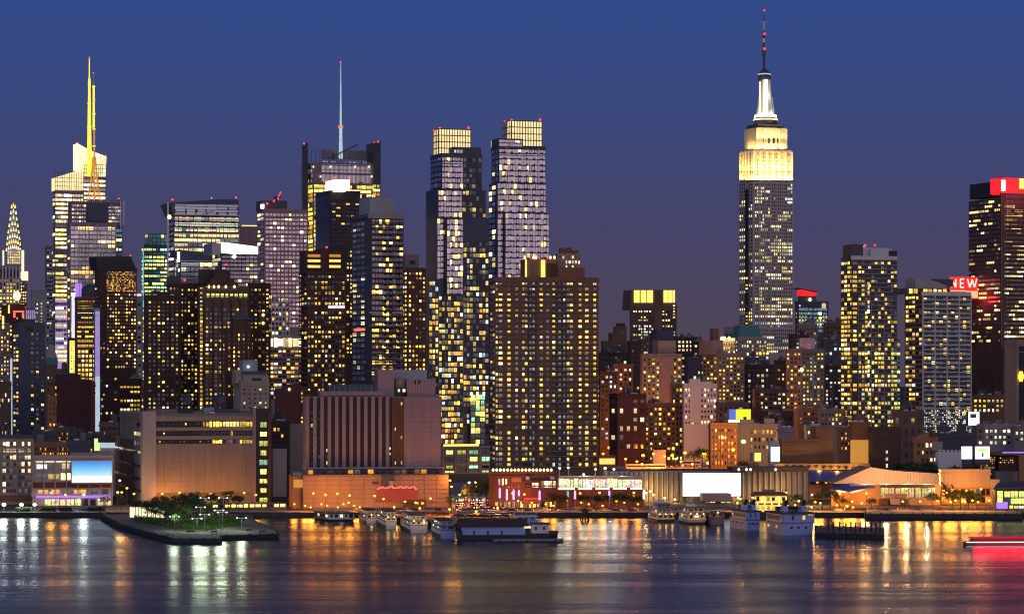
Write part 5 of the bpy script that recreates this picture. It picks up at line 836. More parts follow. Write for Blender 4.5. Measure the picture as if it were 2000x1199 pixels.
c3 = B('tan_hall', 'plain tan metal hall with dark roof plant right of the angular hall', 'hall', 1834, 1838, 1934, 921, 1240, 'beige', th=3, depth=45, roof=0); c3.panel('lower_glass', 1838, 1934, 951, 985, 'orangebrick', 0, .2); c3.win('F', 1838, 1934, 953, 983, 10, 15, .85, .8, .5, 'orange', off=-.3); c3.box('doorway', 1846, 1862, 925, 940, -.3, 0, 'concrete'); c3.box('end_wing', 1934, 1952, 936, 985, -1, 12, 'beige', ground=True); c3.fins('F', 1838, 1932, 922, 950, 5, .04, .15, 'tan')
q = MB()
for k in range(14): a = Vector((c3.ux(random.uniform(1836, 1862)), -2.5 - random.random() * 2, c3.zy(random.uniform(944, 966)))); q.bar(a, a + Vector((random.uniform(-2, 2), random.uniform(-1, 1), random.uniform(-2, 2))), .35, M['black'])
q.build('roof_ductwork', c3.root)
c = B('glass_pavilion', 'green lit glass pavilion with tilted dark roof at right edge waterfront', 'pavilion', 1938, 1944, 2040, 956, 1200, 'slate', th=3, depth=40, roof=0); c.win('F', 1946, 2030, 958, 985, 14, 13, .94, .9, .9, 'green', 'full', dim=1); c.panel('violet_light', 1946, 1968, 980, 993, 'purple', -.3); slab(c, 'tilted_roof', [(1940, 952, -3), (2040, 950, -3), (2040, 936, 20), (1950, 942, 20)], 'slate'); c.win('F', 1970, 2030, 986, 994, 10, 8, .8, .8, .7, 'pale')
c = B('steel_structure', 'orange lit steel pier frame with dark mesh box at right edge', 'pier frame', 1908, 1912, 2040, 884, 1330, 'umber', th=3, depth=20, roof=0, body=False)
c.box('top_beam', 1916, 2040, 884, 888, -2, 18, 'rust'); c.box('mesh_box', 1910, 1944, 888, 930, 0, 16, 'umber', ground=True); c.win('F', 1911, 1944, 891, 915, 3.5, 4, .6, .5, .35, 'orange', off=0, single=False); c.box('mesh_box', 1950, 1992, 890, 920, 2, 16, 'umber'); c.win('F', 1952, 1980, 892, 905, 4, 4, .6, .5, .25, 'orange', off=2, single=False); c.box('steel_leg', 1991, 2000, 886, 945, -2, 1, 'orangebrick', ground=True); c.panel('blue_top_light', 1958, 2004, 882, 884.5, 'purple', -2)
# ================================================================ waterfront: pier park, docks
def deckpoly(name, pts, z, thick, mat, side, kind=None, label=None, cat=None):
    P = [GP(x, y, z)[:2] for x, y in pts]; q = MB(); q.face([(*p, z) for p in P], M[mat])
    for i in range(len(P)):
        j = (i + 1) % len(P); q.face([(*P[i], -2), (*P[j], -2), (*P[j], z), (*P[i], z)], M[side])
        n = max(1, int((Vector(P[j]) - Vector(P[i])).length / 4))
        for k in range(n): f = (k + .5) / n; x = P[i][0] + (P[j][0] - P[i][0]) * f; y = P[i][1] + (P[j][1] - P[i][1]) * f; q.box(x - .3, x + .3, y - .45, y + .3, -2, z + .35, M['hullblack'])
    o = q.build(name); return tag(o, label, cat, None, kind)
def isccw(pts):
    a = 0
    for i in range(len(pts)): (x0, y0), (x1, y1) = pts[i], pts[(i + 1) % len(pts)]; a += x0 * y1 - x1 * y0
    return a > 0
deckpoly('park_pier', [(198, 1006), (230, 1022), (275, 1035), (340, 1051), (432, 1051), (432, 1045), (544, 1042), (540, 1036), (497, 1017), (488, 1004), (300, 1000)], 1.7, 3, 'roofgrey', 'hullblack', None, 'concrete park pier with dark timber edge jutting into the river', 'pier')
g = [GP(x, y, 1.75)[:2] for x, y in [(345, 1028), (400, 1036), (470, 1026), (478, 1014), (440, 1008), (350, 1012)]]
q = MB(); grassm = wall('grass', (.05, .10, .02), .95, .5); q.face([(*p, 1.75) for p in g], grassm)
for _ in range(2600):
    a, bb = random.random(), random.random(); i = random.randrange(1, 5); p0, p1, p2 = g[0], g[i], g[(i + 1) % 6]
    if a + bb > 1: a, bb = 1 - a, 1 - bb
    x = p0[0] + a * (p1[0] - p0[0]) + bb * (p2[0] - p0[0]); y = p0[1] + a * (p1[1] - p0[1]) + bb * (p2[1] - p0[1]); r = random.uniform(-.3, .3)
    q.face([(x - .2, y, 1.75), (x + .2, y + r, 1.75), (x + r, y + r, 1.75 + random.uniform(.3, .8))], grassm)
tag(q.build('grass'), 'lit green lawn on the park pier', 'grass', None, 'stuff')
Y = GP(253, 1009)[1]; e = tag(empty('lit_fence', (PX(253, Y), Y, 1.7), R(-14)), 'long glowing cream fence wall at the landward end of the park pier', 'fence'); q = MB(); q.box(0, 15, 0, .3, 0, 4.0, M['glowpale']); q.build('lit_panel', e); q = MB()
for k in range(7): q.box(k * 2.5 - .1, k * 2.5 + .1, -.15, .4, 0, 4.2, M['slate'])
q.build('fence_posts', e)
q = MB()
for _ in range(2400):
    fx = random.random(); px = 262 + fx * 120; py = 1009 + fx * 22 + random.uniform(-3, 9); pt = Vector(GP(px, py, 1.7)) + Vector((0, 0, random.random() ** 2 * 1.2)); a = Vector((random.uniform(-1, 1), random.uniform(-1, 1), random.uniform(-1, 1))).normalized(); bb = a.orthogonal(); q.face([pt - a * .3, pt + bb * .22, pt + a * .3, pt - bb * .22], grassm)
tag(q.build('shrubbery'), 'dark low planting bed along the park pier', 'shrubbery', None, 'stuff')
# railing of the park pier
q = MB(); rp = [GP(x, y - .5, 1.7) for x, y in [(200, 1006), (230, 1021), (275, 1034), (340, 1050), (432, 1050)]]
for a, d in zip(rp, rp[1:]):
    a, d = Vector(a), Vector(d); n = max(2, int((d - a).length / 2.5)); q.bar(a + Vector((0, 0, 1.1)), d + Vector((0, 0, 1.1)), .07, M['steel'])
    for k in range(n + 1): pt = a + (d - a) * k / n; q.bar(pt, pt + Vector((0, 0, 1.1)), .06, M['slate'])
tag(q.build('railing'), 'thin metal railing along the edge of the park pier', 'railing')
deckpoly('dock', [(1592, 1040), (1726, 1043), (1726, 1030), (1592, 1026)], 1.6, 3, 'roofgrey', 'hullblack', None, 'low dark mooring dock with timber piles, right of the moored white boats', 'dock')
deckpoly('dock', [(1690, 1003), (1996, 1003), (1996, 997), (1690, 996)], 2.2, 3, 'deck', 'hullblack', None, 'long low pale riverside walkway at right below the tan hall', 'walkway')
deckpoly('boat_pier', [(872, 1022), (1000, 1022), (1008, 1008), (1000, 1004), (720, 1004), (726, 1010), (800, 1010)], 2.2, 3, 'rust', 'hullblack', None, 'orange lit timber boat pier crowded with cars behind the tour boats', 'pier')
for i, x in enumerate((352, 372, 396, 418, 486, 512)):
    p = GP(x, 1038 + (i % 2) * 3, 1.7); e = tag(empty('park_bench', p, R(12)), f'{ORD[i]} dark bench from the left on the front deck of the park pier', 'bench', 'benches on the park pier')
    q = MB(); q.box(-1.1, 1.1, -.25, .25, .42, .5, M['wood']); q.build('seat', e); q = MB(); q.box(-1.1, 1.1, .22, .3, .5, 1.0, M['wood']); q.build('backrest', e)
    for dx in (-.9, .9): q = MB(); q.box(dx - .06, dx + .06, -.22, .22, 0, .42, M['slate']); q.build('leg', e)
dk = [1618, 1628, 1640, 1652, 1662, 1671, 1680, 1690, 1702, 1711, 1719]
e0 = None
for i, x in enumerate(dk):
    p = GP(x, 1038 + (i % 2) * 2, 1.6)
    q = MB(); q.lathe(0, 0, [(0, .32), (3.2, .3), (3.7, .12)], M['hullblack'], 8); o = q.build('mooring_pile', None, p); tag(o, f'{ORD[i]} dark timber mooring pile from the left on the low dock', 'mooring pile', 'piles on the low dock')
Y = GP(1142, 1016, 0)[1]; q = MB()
for a in range(9): q.bar((PX(1142, Y) + 2.0 * math.cos(a * .7), Y + 2 * math.sin(a * .7), -1), (PX(1142, Y) + .7 * math.cos(a * .7), Y + .7 * math.sin(a * .7), 4.6), .28, M['hullblack'])
tag(q.build('pile_cluster'), 'bundled black timber piles standing alone in the water', 'mooring dolphin')
# ================================================================ boats
def boat(name, label, cat, xl, xc, xr, yr, yw, th, decks=2, side='boatwhite', end='boatwhite', roof='roofgrey', lit=.4, pal='cream', hull='hullblack', canopy=None, funnels=False, hullh=.22, L=None, wheel=True, band=None, deck_lamps=0):
    """moored boat: its near end spans xc..xr, its long side xl..xc"""
    Y = H * F / (yw - HZ); s = B(name, label, cat, xl, xc, xr, yr, Y, 'boatwhite', th=th, body=False, base=0.0); W_, L_, h = s.W, L or min(max(s.L, 14), 55), s.h
    hh = h * hullh; n = 9; ring = []
    for k in range(n + 1):
        f = k / n; w = (1 - max(0, (f - .6) / .4) ** 2 * .85) * (.9 + .1 * min(1, f / .12)); ring.append((f * L_, W_ / 2 * w, W_ / 2 * w * .88, hh * (1 + .5 * max(0, f - .6))))
    def shell(nm, z0f, z1f, m, lid):
        q = MB(); cx = W_ / 2
        pt = lambda r, sg, f: (cx + sg * (r[2] + (r[1] - r[2]) * f), r[0], -.6 + (r[3] + .6) * f)
        for r0, r1 in zip(ring, ring[1:]):
            for sg in (-1, 1): P = [pt(r0, sg, z0f), pt(r1, sg, z0f), pt(r1, sg, z1f), pt(r0, sg, z1f)]; q.face(P if sg > 0 else P[::-1], M[m])
            if lid: q.face([pt(r0, -1, z1f), pt(r0, 1, z1f), pt(r1, 1, z1f), pt(r1, -1, z1f)], M['roofgrey'])
        r = ring[0]; q.face([pt(r, -1, z0f), pt(r, 1, z0f), pt(r, 1, z1f), pt(r, -1, z1f)], M[end if (m == hull and hullh > .3) or m == band else m]); return q.build(nm, s.root)
    if band: shell('hull', 0, .58, hull, False); shell('bulwark', .58, 1, band, True)
    else: shell('hull', 0, 1, hull, True)
    q = MB(); q.box(-.1, W_ + .1, -.1, L_ * .6, hh - .1, hh + .1, M['hullblack' if hullh > .3 else side]); q.build('rub_rail', s.root)
    dh = (h - hh) / decks
    def win_at(x, y, z, w, hg, sideways, lt):
        o = bpy.data.objects.new('window', unit_pane('dark')); col.objects.link(o); o.parent = house; o.location = (x, y, z); o.scale = (w, 1, hg); o.color = (*(pick(pal) if random.random() < lt else (0, 0, 0)), .9)
        if sideways: o.rotation_euler = (0, 0, R(-90))
    for d in range(decks):
        z0 = hh + d * dh; iw = .25 + d * .35; y0 = .4 + d * 1.4; y1 = L_ * (.66 - .12 * d); q = MB(); q.box(iw, W_ - iw, y0, y1, z0, z0 + dh * .86, M[side]); house = q.build('deck_house', s.root)
        q = MB(); q.box(iw + .1, W_ - iw - .1, y0 - .06, y0 - .005, z0 + .05, z0 + dh * .8, M[end]); q.build('end_wall', s.root)
        q = MB(); e0, e1, ya, yb, za = iw - .5, W_ - iw + .5, y0 - .9, y1 + 1, z0 + dh * .86
        if canopy and d == decks - 1: q.prism([(e0, ya), (e1, ya), (e1, yb), (e0, yb)], za, za + dh * .12, M[side]); q.prism([(e0 + .1, ya + .1), (e1 - .1, ya + .1), (e1 - .1, yb - .1), (e0 + .1, yb - .1)], za + dh * .12, za + dh * .42, M[canopy], taper=.8)
        else: q.box(e0, e1, ya, yb, za, z0 + dh, M[roof])
        lid = q.build('deck_roof' if d == decks - 1 else 'deck', s.root)
        m1 = max(2, int((y1 - y0) / 3.2))
        for k in range(m1): win_at(iw - .04, y0 + (k + .5) * (y1 - y0) / m1, z0 + dh * .5, (y1 - y0) / m1 * .62, dh * .38, True, lit * .8)
        m2 = max(2, int(W_ / 2.2))
        for k in range(m2): win_at(iw + .4 + (k + .5) * (W_ - 2 * iw - .8) / m2, y0 - .1, z0 + dh * .5, (W_ - 2 * iw) / m2 * random.uniform(.35, .75), dh * random.uniform(.32, .6), False, lit * (1.3 if d == 0 else .6))
        q = MB(); zz = z0 + dh
        if not (canopy and d == decks - 1):
            for x in (iw - .4, W_ - iw + .4): q.bar((x, y0 - .6, zz + .9), (x, y1 + .8, zz + .9), .05, M['boatwhite'])
            q.bar((iw - .4, y0 - .6, zz + .9), (W_ - iw + .4, y0 - .6, zz + .9), .05, M['boatwhite'])
            for k in range(8): a = y0 - .6 + k * (y1 - y0 + 1) / 7; q.bar((iw - .4, a, zz), (iw - .4, a, zz + .9), .05, M['boatwhite'])
            for k in range(5): a = iw - .4 + k * (W_ - 2 * iw + .8) / 4; q.bar((a, y0 - .6, zz), (a, y0 - .6, zz + .9), .05, M['boatwhite'])
            q.build('handrail', lid)
    if wheel:
        ww = W_ * .2; q = MB(); q.prism([(W_ * .5 - ww, L_ * .36), (W_ * .5 + ww, L_ * .36), (W_ * .5 + ww, L_ * .5), (W_ * .5 - ww, L_ * .5)], h, h + dh * .55, M[side], M['roofgrey'], taper=.8); q.build('wheelhouse', s.root)
        q = MB(); q.bar((W_ / 2, L_ * .4, h + dh * .5), (W_ / 2, L_ * .4, h + dh * 1.7), .07, M['slate']); q.bar((W_ * .35, L_ * .4, h + dh * 1.2), (W_ * .65, L_ * .4, h + dh * 1.2), .05, M['slate']); q.build('mast', s.root)
    if funnels:
        for x in (.24, .76):
            q = MB(); q.prism([(W_ * x - .8, 4), (W_ * x + .8, 4), (W_ * x + .8, 8), (W_ * x - .8, 8)], h, h + dh * .6, M[end]); q.build('funnel', s.root); q = MB(); q.prism([(W_ * x - .6, 4.4), (W_ * x + .6, 4.4), (W_ * x + .6, 7), (W_ * x - .6, 7)], h + dh * .6, h + dh * 1.15, M['hullblack'], shift=(.3, -.5)); q.build('funnel_cap', s.root)
        q = MB(); q.box(W_ * .1, W_ * .9, 10, L_ * .4, h, h + dh * .5, M['black']); q.build('deck_gear', s.root)
        q = MB(); q.bar((W_ * .5, 9, h), (W_ * .8, 6, h + dh * 1.3), .1, M['slate']); q.build('crane_boom', s.root)
        for k in range(5): win_at(.02, 3.5 + k * L_ * .085 + (k // 2) * 1.2, hh * .66, L_ * .05, hh * .2, True, .25)
        q = MB(); q.box(.2, .26, 2, L_ * .6, hh + dh * .28, hh + dh * .68, M['black']); q.build('window_strip', house)
        for x in (.3, .5, .72): win_at(W_ * x, -.06 + .02, hh * .62, .9, hh * .16, False, 0)
        q = MB(); q.box(W_ * .08, W_ * .3, -.02, 2.2, hh, hh + dh * .8, M[end]); q.box(W_ * .38, W_ * .62, -.02, 2.2, hh, hh + dh * .9, M[end]); q.box(W_ * .7, W_ * .92, -.02, 2.2, hh, hh + dh * .75, M[end]); q.build('stern_stairs', s.root)
    for k in range(deck_lamps):  # some deck lamps are added only to warm a neighbouring boat's side
        f = (k + .5) / deck_lamps; x, y, zz = W_ * f, -.5, hh + dh * .95; q = MB(); q.ball(x, y, zz, .28, M['lampwarm']); q.build('deck_lamp', s.root)
        l = bpy.data.lights.new('deck_light', 'POINT'); l.energy = 90; l.color = (1, .55, .14); l.shadow_soft_size = .25; o = bpy.data.objects.new('deck_light', l); col.objects.link(o); o.parent = s.root; o.location = (x, y - .7, zz)
    return s
boat('tour_boat', 'small white tour boat, first from the left of four moored left of the barge', 'tour boat', 694, 714, 737, 997, 1022, 9, canopy='maroon', roof='brown', lit=.3, wheel=False, band='boatwhite', hullh=.4, deck_lamps=1)
boat('tour_boat', 'white tour boat with brown canopy, second of four moored left of the barge', 'tour boat', 727, 752, 776, 1000, 1033, 8, canopy='brown', lit=.25, pal='green', wheel=False, band='boatwhite', hullh=.45, deck_lamps=2)
boat('tour_boat', 'white tour boat with orange lit brown canopy, third of four left of the barge', 'tour boat', 772, 799, 837, 1007, 1041, 8, canopy='orangebrick', lit=.3, wheel=False, band='boatwhite', hullh=.45, deck_lamps=2)
boat('tour_boat', 'dark roofed white tour boat moored directly against the barge', 'tour boat', 834, 858, 891, 1018, 1051, 8, canopy='umber', lit=.15, pal='cool', wheel=False, band='boatwhite', end='boatblue', hullh=.5)
boat('work_boat', 'low white work boat tied at the seawall left of the tour boats', 'boat', 600, 640, 694, 1001, 1018, 20, decks=1, side='grey', lit=.12, wheel=False)
boat('excursion_boat', 'three deck white excursion boat, leftmost of the right hand group', 'excursion boat', 1256, 1282, 1318, 984, 1020, 9, decks=3, lit=.2, roof='grey', end='grey', hullh=.2, deck_lamps=3)
boat('excursion_boat', 'white excursion boat with bright cream lower deck below the white screen', 'excursion boat', 1316, 1342, 1380, 991, 1024, 9, decks=2, lit=.35, end='beige', roof='navy', band='boatblue', hullh=.3, deck_lamps=3)  # deck lamps added to warm the side of the next boat
boat('patrol_boat', 'low grey green hulled boat between two white boats', 'boat', 1376, 1386, 1417, 1000, 1024, 12, decks=1, side='grey', end='grey', hull='slate', hullh=.55, lit=.2, pal='green', wheel=False, deck_lamps=1)  # deck lamp added to light the flank of the ferry alongside
boat('ferry', 'white ferry with twin dark funnels, partly hidden behind its bigger twin', 'ferry', 1414, 1456, 1486, 997, 1035, 13, decks=1, lit=.2, pal='orange', end='boatblue', hull='boatwhite', funnels=True, hullh=.52, wheel=False)
boat('ferry', 'nearest white ferry with blue white stern and twin dark funnels beside the low dock', 'ferry', 1480, 1526, 1593, 1001, 1045, 13, decks=1, lit=.2, pal='orange', end='boatblue', hull='boatwhite', funnels=True, hullh=.54, wheel=False)
boat('river_boat', 'golden lit two deck riverboat behind the white ferries', 'riverboat', 1466, 1472, 1542, 966, 1014, 6, decks=2, side='orangebrick', end='canopygold', lit=.9, pal='gold', canopy='brown', L=14, hullh=.3, deck_lamps=5)
# barge with long shed
Y = H * F / (1054 - HZ); s = B('barge', 'long dark barge with a pale blue shed and white deckhouse beside the tour boats', 'barge', 889, 897, 1090, 1030, Y, 'hullblack', th=4, base=0, body=False)
q = MB(); W_ = s.W; q.prism([(0, 0), (W_ - 3, 0), (W_, 3), (W_, 9), (W_ - 3, 12), (0, 12)], -1, 1.7, M['hullblack'], M['roofgrey'], taper=1.0); q.build('hull', s.root)
q = MB(); a, d = s.ux(903), s.ux(1026); zt = s.zy(1029); q.box(a, d, .8, 10, 1.7, zt, M['boatblue']); q.build('shed', s.root); q = MB(); P = [(a - 1, .2), (d + .5, .2), (d + .5, 11), (a - 1, 11)]; q.face([(a - 1.5, 0, zt), (d + 1, 0, zt), (d + 1, 5.4, zt + 2.6), (a - 1.5, 5.4, zt + 2.6)], M['umber']); q.face([(a - 1.5, 5.4, zt + 2.6), (d + 1, 5.4, zt + 2.6), (d + 1, 10.8, zt), (a - 1.5, 10.8, zt)], M['umber'])
for x in (a - 1.5, d + 1): q.face([(x, 0, zt), (x, 5.4, zt + 2.6), (x, 10.8, zt)], M['umber'])
q.build('shed_roof', s.root)
for x in (924, 951, 978): s.panel('shed_door', x, x + 4, 1036, 1047, 'slate', .8, .1)
s.box('deckhouse', 1039, 1072, 1023, 1041, 1, 8, 'boatwhite'); s.box('deckhouse_roof', 1037, 1074, 1021.5, 1023.5, .5, 8.5, 'roofgrey')
for x in (1044, 1060): s.panel('deckhouse_window', x, x + 5, 1028, 1034, 'navy', 1, .1)
s.panel('lit_doorway', 1024, 1037, 1027, 1031, 'glowcream', .6); s.box('bow_bulwark', 1072, 1090, 1036, 1044, .6, 1.2, 'hullblack'); q = MB(); q.bar((W_ - 2, 6, 1.7), (W_ - 2, 6, 7.5), .12, M['slate']); q.bar((W_ - 5, 6, 1.7), (W_ - 2, 6, 6), .1, M['slate']); q.build('bow_mast', s.root)
s.box('timber_fenders', 891, 903, 1036, 1053, -.4, .6, 'hullblack')
boat('tug_boat', 'white stepped superstructure of a boat moored behind the barge', 'boat', 996, 1006, 1052, 1008, 1036, 6, decks=2, side='boatwhite', end='boatblue', lit=.08, L=16, roof='boatwhite', wheel=False)
# floating platform in front of the barge
deckpoly('float', [(962, 1056.5), (1098, 1056), (1098, 1051), (962, 1052)], .5, 1, 'concrete', 'hullblack', None, 'thin pale floating walkway in front of the barge', 'floating dock')
# red-lit boat at the right edge
Y = H * F / (1064 - HZ); s = B('party_boat', 'low dark boat with white strip lights and red lamps at right edge', 'boat', 1880, 1884, 2060, 1050, Y, 'hullblack', th=3, base=0, body=False); W_ = s.W
q = MB(); q.prism([(0, 3), (4, 0), (W_, 0), (W_, 6), (4, 6)], -.5, 1.1, M['maroon'], M['roofgrey']); q.build('hull', s.root); s.box('cabin', 1900, 2060, 1051, 1060, 1, 5, 'maroon'); s.box('strip_light', 1888, 2060, 1057.5, 1059, -.3, 0, 'lanternwhite'); s.box('cabin_roof', 1896, 2060, 1048.5, 1051, .4, 5.6, 'redwash')
for k in range(8):
    l = bpy.data.lights.new('red_lamp', 'POINT'); l.energy = 800; l.color = (1, .006, .03); l.shadow_soft_size = 2.2; o = bpy.data.objects.new('red_lamp', l); col.objects.link(o); o.parent = s.root; o.location = (4 + 3.4 * k, -3.5, 2.9)
# ================================================================ trees
leafm, t, p = newmat('leaves'); f = math_n(t, 'MULTIPLY_ADD', worldnoise(t, .5, (1, 1, 1), 2), 1.2); f.node.inputs[2].default_value = .4
sc = N(t, 'ShaderNodeVectorMath', operation='SCALE'); sc.inputs[0].default_value = (.065, .10, .03); t.links.new(f, sc.inputs['Scale']); t.links.new(sc.outputs[0], p.inputs['Base Color']); p.inputs['Roughness'].default_value = .8
def tree_data(seed):
    rs = random.Random(seed); q = MB(); Rr = 1.0
    for _ in range(34):
        an = rs.uniform(0, 6.28); el = rs.uniform(-.55, 1.0); rad = rs.uniform(.45, .95); c_ = Vector((rad * math.cos(an) * math.cos(el), rad * math.sin(an) * math.cos(el), rad * math.sin(el) * .85)); cr = rs.uniform(.16, .34)
        for _ in range(26):
            pt = c_ + Vector((rs.gauss(0, 1), rs.gauss(0, 1), rs.gauss(0, .8))) * cr * .6; a = Vector((rs.uniform(-1, 1), rs.uniform(-1, 1), rs.uniform(-1, 1))).normalized(); bb = a.orthogonal(); sz = rs.uniform(.04, .085)
            q.face([pt - a * sz, pt + bb * sz * .7, pt + a * sz, pt - bb * sz * .7], leafm)
    tr = MB(); tr.lathe(0, 0, [(-1.9, .075), (-1.2, .055), (-.2, .035), (.5, .012)], M['bark'], 7)
    for k in range(6): an = k * 1.05 + rs.random(); tr.bar((0, 0, -.9 + k * .17), (.62 * math.cos(an), .62 * math.sin(an), -.1 + k * .16), .02, M['bark'], 4)
    return q, tr
TREES = []
for sd in range(4):
    q, tr = tree_data(sd); a = q.build('crown'); b = tr.build('trunk'); TREES.append((a.data, b.data)); bpy.data.objects.remove(a); bpy.data.objects.remove(b)
def trees(rows, phrase, group):
    """rows: (px, y of base, y of top, depth or None, width factor)"""
    rows = sorted((a, b_, c_, d_, GZ if z_ == 3 else z_) for a, b_, c_, d_, z_ in rows)
    for i, (px, yb, yt, Y, z0) in enumerate(rows):
        Y = Y or (H - z0) * F / (yb - HZ); zt = PZ(yt, Y); h = zt - z0; r = h / 2.75
        e = tag(empty('tree', (PX(px, Y), Y, z0), random.uniform(0, 6.28)), phrase.format(ORD[i]), 'tree', group); da, db = random.choice(TREES)
        for nm, d in (('crown', da), ('trunk', db)):
            o = bpy.data.objects.new(nm, d); col.objects.link(o); o.parent = e; o.location = (0, 0, 1.85 * r); o.scale = (r * random.uniform(1.0, 1.25), r * random.uniform(1.0, 1.2), r)
trees([(270, 1010, 972, 0, 1.7), (288, 1012, 974, 0, 1.7), (304, 1016, 974, 0, 1.7), (322, 1018, 974, 0, 1.7), (340, 1022, 976, 0, 1.7), (356, 1026, 984, 0, 1.7), (372, 1022, 968, 0, 1.7), (388, 1024, 976, 0, 1.7), (404, 1016, 980, 0, 1.7), (362, 1032, 1008, 0, 1.7), (378, 1033, 1012, 0, 1.7), (392, 1030, 1006, 0, 1.7), (352, 1012, 962, 0, 1.7), (471, 1024, 1002, 0, 1.7), (296, 1022, 984, 0, 1.7), (314, 1026, 984, 0, 1.7), (332, 1030, 990, 0, 1.7), (348, 1036, 996, 0, 1.7), (366, 1010, 960, 0, 1.7), (384, 1010, 964, 0, 1.7), (412, 1028, 1000, 0, 1.7), (430, 1020, 992, 0, 1.7), (330, 1008, 966, 0, 1.7), (310, 1006, 966, 0, 1.7)], '{} leafy tree from the left on the park pier', 'trees on the park pier')
trees([(382, 0, 958, 1180, 3), (412, 0, 960, 1178, 3), (446, 0, 956, 1180, 3), (466, 0, 964, 1175, 3), (436, 0, 968, 1172, 3)], '{} tree from the left before the blank panel of the tan waterfront block', 'trees before the tan block')
trees([(1078, 0, 960, 1176, 3), (1098, 0, 964, 1176, 3), (1140, 0, 962, 1176, 3), (1166, 0, 964, 1174, 3), (1180, 0, 962, 1176, 3), (1208, 0, 960, 1176, 3), (1226, 0, 962, 1174, 3), (1244, 0, 966, 1176, 3)], '{} small street tree from the left in front of the glass hall', 'street trees before the glass hall')
trees([(1606, 0, 954, 1190, 3), (1622, 0, 952, 1188, 3), (1640, 0, 966, 1182, 3), (1652, 0, 970, 1180, 3), (1702, 0, 970, 1185, 3), (1538, 0, 966, 1190, 3), (1560, 0, 962, 1192, 3)], '{} tree from the left in front of the blue roofed hall and ribbed shed', 'trees before the halls')
trees([(1770, 0, 898, 1310, 3), (1800, 0, 896, 1305, 3), (1812, 0, 898, 1300, 3), (1880, 0, 904, 1290, 3)], '{} tree from the left behind the roof of the angular hall', 'trees behind the angular hall')
trees([(1822, 0, 958, 1186, 3), (1860, 0, 956, 1188, 3), (1876, 0, 952, 1190, 3), (1892, 0, 954, 1188, 3), (1908, 0, 960, 1186, 3)], '{} tree from the left before the tan hall', 'trees before the tan hall')
trees([(935, 0, 938, 1215, 3), (950, 0, 934, 1225, 3), (918, 0, 944, 1230, 3), (880, 0, 966, 1200, 3)], '{} tree from the left along the avenue between podium and brick block', 'trees along the avenue')
trees([(1356, 0, 874, 1720, 3), (1372, 0, 872, 1730, 3), (1388, 0, 876, 1700, 3), (1448, 0, 896, 1480, 3), (1462, 0, 894, 1470, 3), (236, 0, 968, 1190, 3), (206, 0, 966, 1190, 3)], '{} tree from the left along the lit lots and pier hall', 'scattered street trees')
q = MB()
for x0, x1 in ((30, 62), (76, 110), (114, 140), (172, 200)):
    for _ in range(500):
        pt = Vector((PX(random.uniform(x0, x1), 1164), 1164 + random.uniform(-.7, .7), GZ + random.uniform(.6, 2.2))); a = Vector((random.uniform(-1, 1), random.uniform(-1, 1), random.uniform(-1, 1))).normalized(); bb = a.orthogonal(); q.face([pt - a * .25, pt + bb * .2, pt + a * .25, pt - bb * .2], leafm)
tag(q.build('hedge'), 'dark clipped hedge strip along the seawall at left', 'hedge', None, 'stuff')
# ================================================================ street lamps with their own light
LK = 1.0
def lamp(px, yh, Y, label, group, mat='sodium', c=(1, .33, .035), power=2500, r=5.2, z0=GZ, double=False, cat='street lamp', down=False):
    k = Y / F; X = PX(px, Y); zh = PZ(yh, Y); e = tag(empty('street_lamp', (X, Y, z0)), label, cat, group); h = zh - z0
    q = MB(); q.lathe(0, 0, [(0, .16), (1, .09), (h - .3, .06)], M['slate'], 6); q.build('pole', e)
    for dx in ((-1.6, 1.6) if double else (0,)):
        if double: q = MB(); q.bar((0, 0, h), (dx, 0, h), .06, M['slate'], 4); q.build('arm', e)
        q = MB(); q.ball(dx, -.3, h, r * k * .5, M[mat], 8, .8); q.build('lamp_head', e)  # head drawn oversize, so the lamp's glow is put into its shape
    l = bpy.data.lights.new('lamp_light', 'SPOT' if down else 'POINT'); l.energy = power * LK; l.color = c; l.shadow_soft_size = 1.3
    if down: l.spot_size = R(179.8); l.spot_blend = 0
    o = bpy.data.objects.new('lamp_light', l); col.objects.link(o); o.parent = e; o.location = (0, 2.2 if z0 == GZ and not down else -1.6, h + .5)
def lamps(rows, phrase, group, **kw):
    for i, row in enumerate(sorted(rows)):
        d = dict(kw)
        if len(row) > 3: d.update(row[3])
        lamp(row[0], row[1], row[2], phrase.format(ORD[i]), group, **d)
lamps([(612, 963, 1191), (636, 966, 1191), (659, 964, 1190), (683, 967, 1190), (681, 981, 1170), (732, 968, 1192), (749, 974, 1184), (791, 979, 1182), (812, 981, 1182), (841, 973, 1194)], '{} orange street lamp from the left before the orange lit podium', 'street lamps before the podium', power=2000)
lamps([(879, 938, 1205), (882, 950, 1195), (1001, 963, 1187), (1024, 965, 1187), (1133, 963, 1200), (1171, 962, 1200), (1238, 962, 1200)], '{} orange street lamp from the left before the red brick river block', 'street lamps before the brick block', power=2200)
lamps([(1012 + i * 23 + (i % 3) * 4, 978 + (i % 4) * 3, 1180 - (i % 4) * 3) for i in range(11)], '{} small orange lamp from the left along the riverside road before the glass hall', 'roadside lamps before the glass hall', down=True, power=1400, r=4.6)
lamps([(1440 + i * 27 + (i % 3) * 5, 982 + (i % 3) * 4, 1178 - (i % 3) * 4) for i in range(10)], '{} small orange lamp from the left along the road behind the ferries', 'roadside lamps behind the ferries', down=True, power=2200, r=4.8)
lamps([(575 + i * 16 + (i % 2) * 5, 984 + (i % 3) * 3, 1176 - (i % 3) * 3) for i in range(9)], '{} small orange lamp from the left along the road before the podium', 'roadside lamps before the podium', down=True, power=1400, r=4.4)
lamps([(1178 + i * 19 + (i % 4) * 3, 886 + (i % 5) * 5, 1700 - (i % 5) * 25) for i in range(13)], '{} low orange lamp from the left along the fence of the lit lots', 'fence lamps of the lit lots', down=True, power=16000, r=5.2, c=(1, .28, .02))
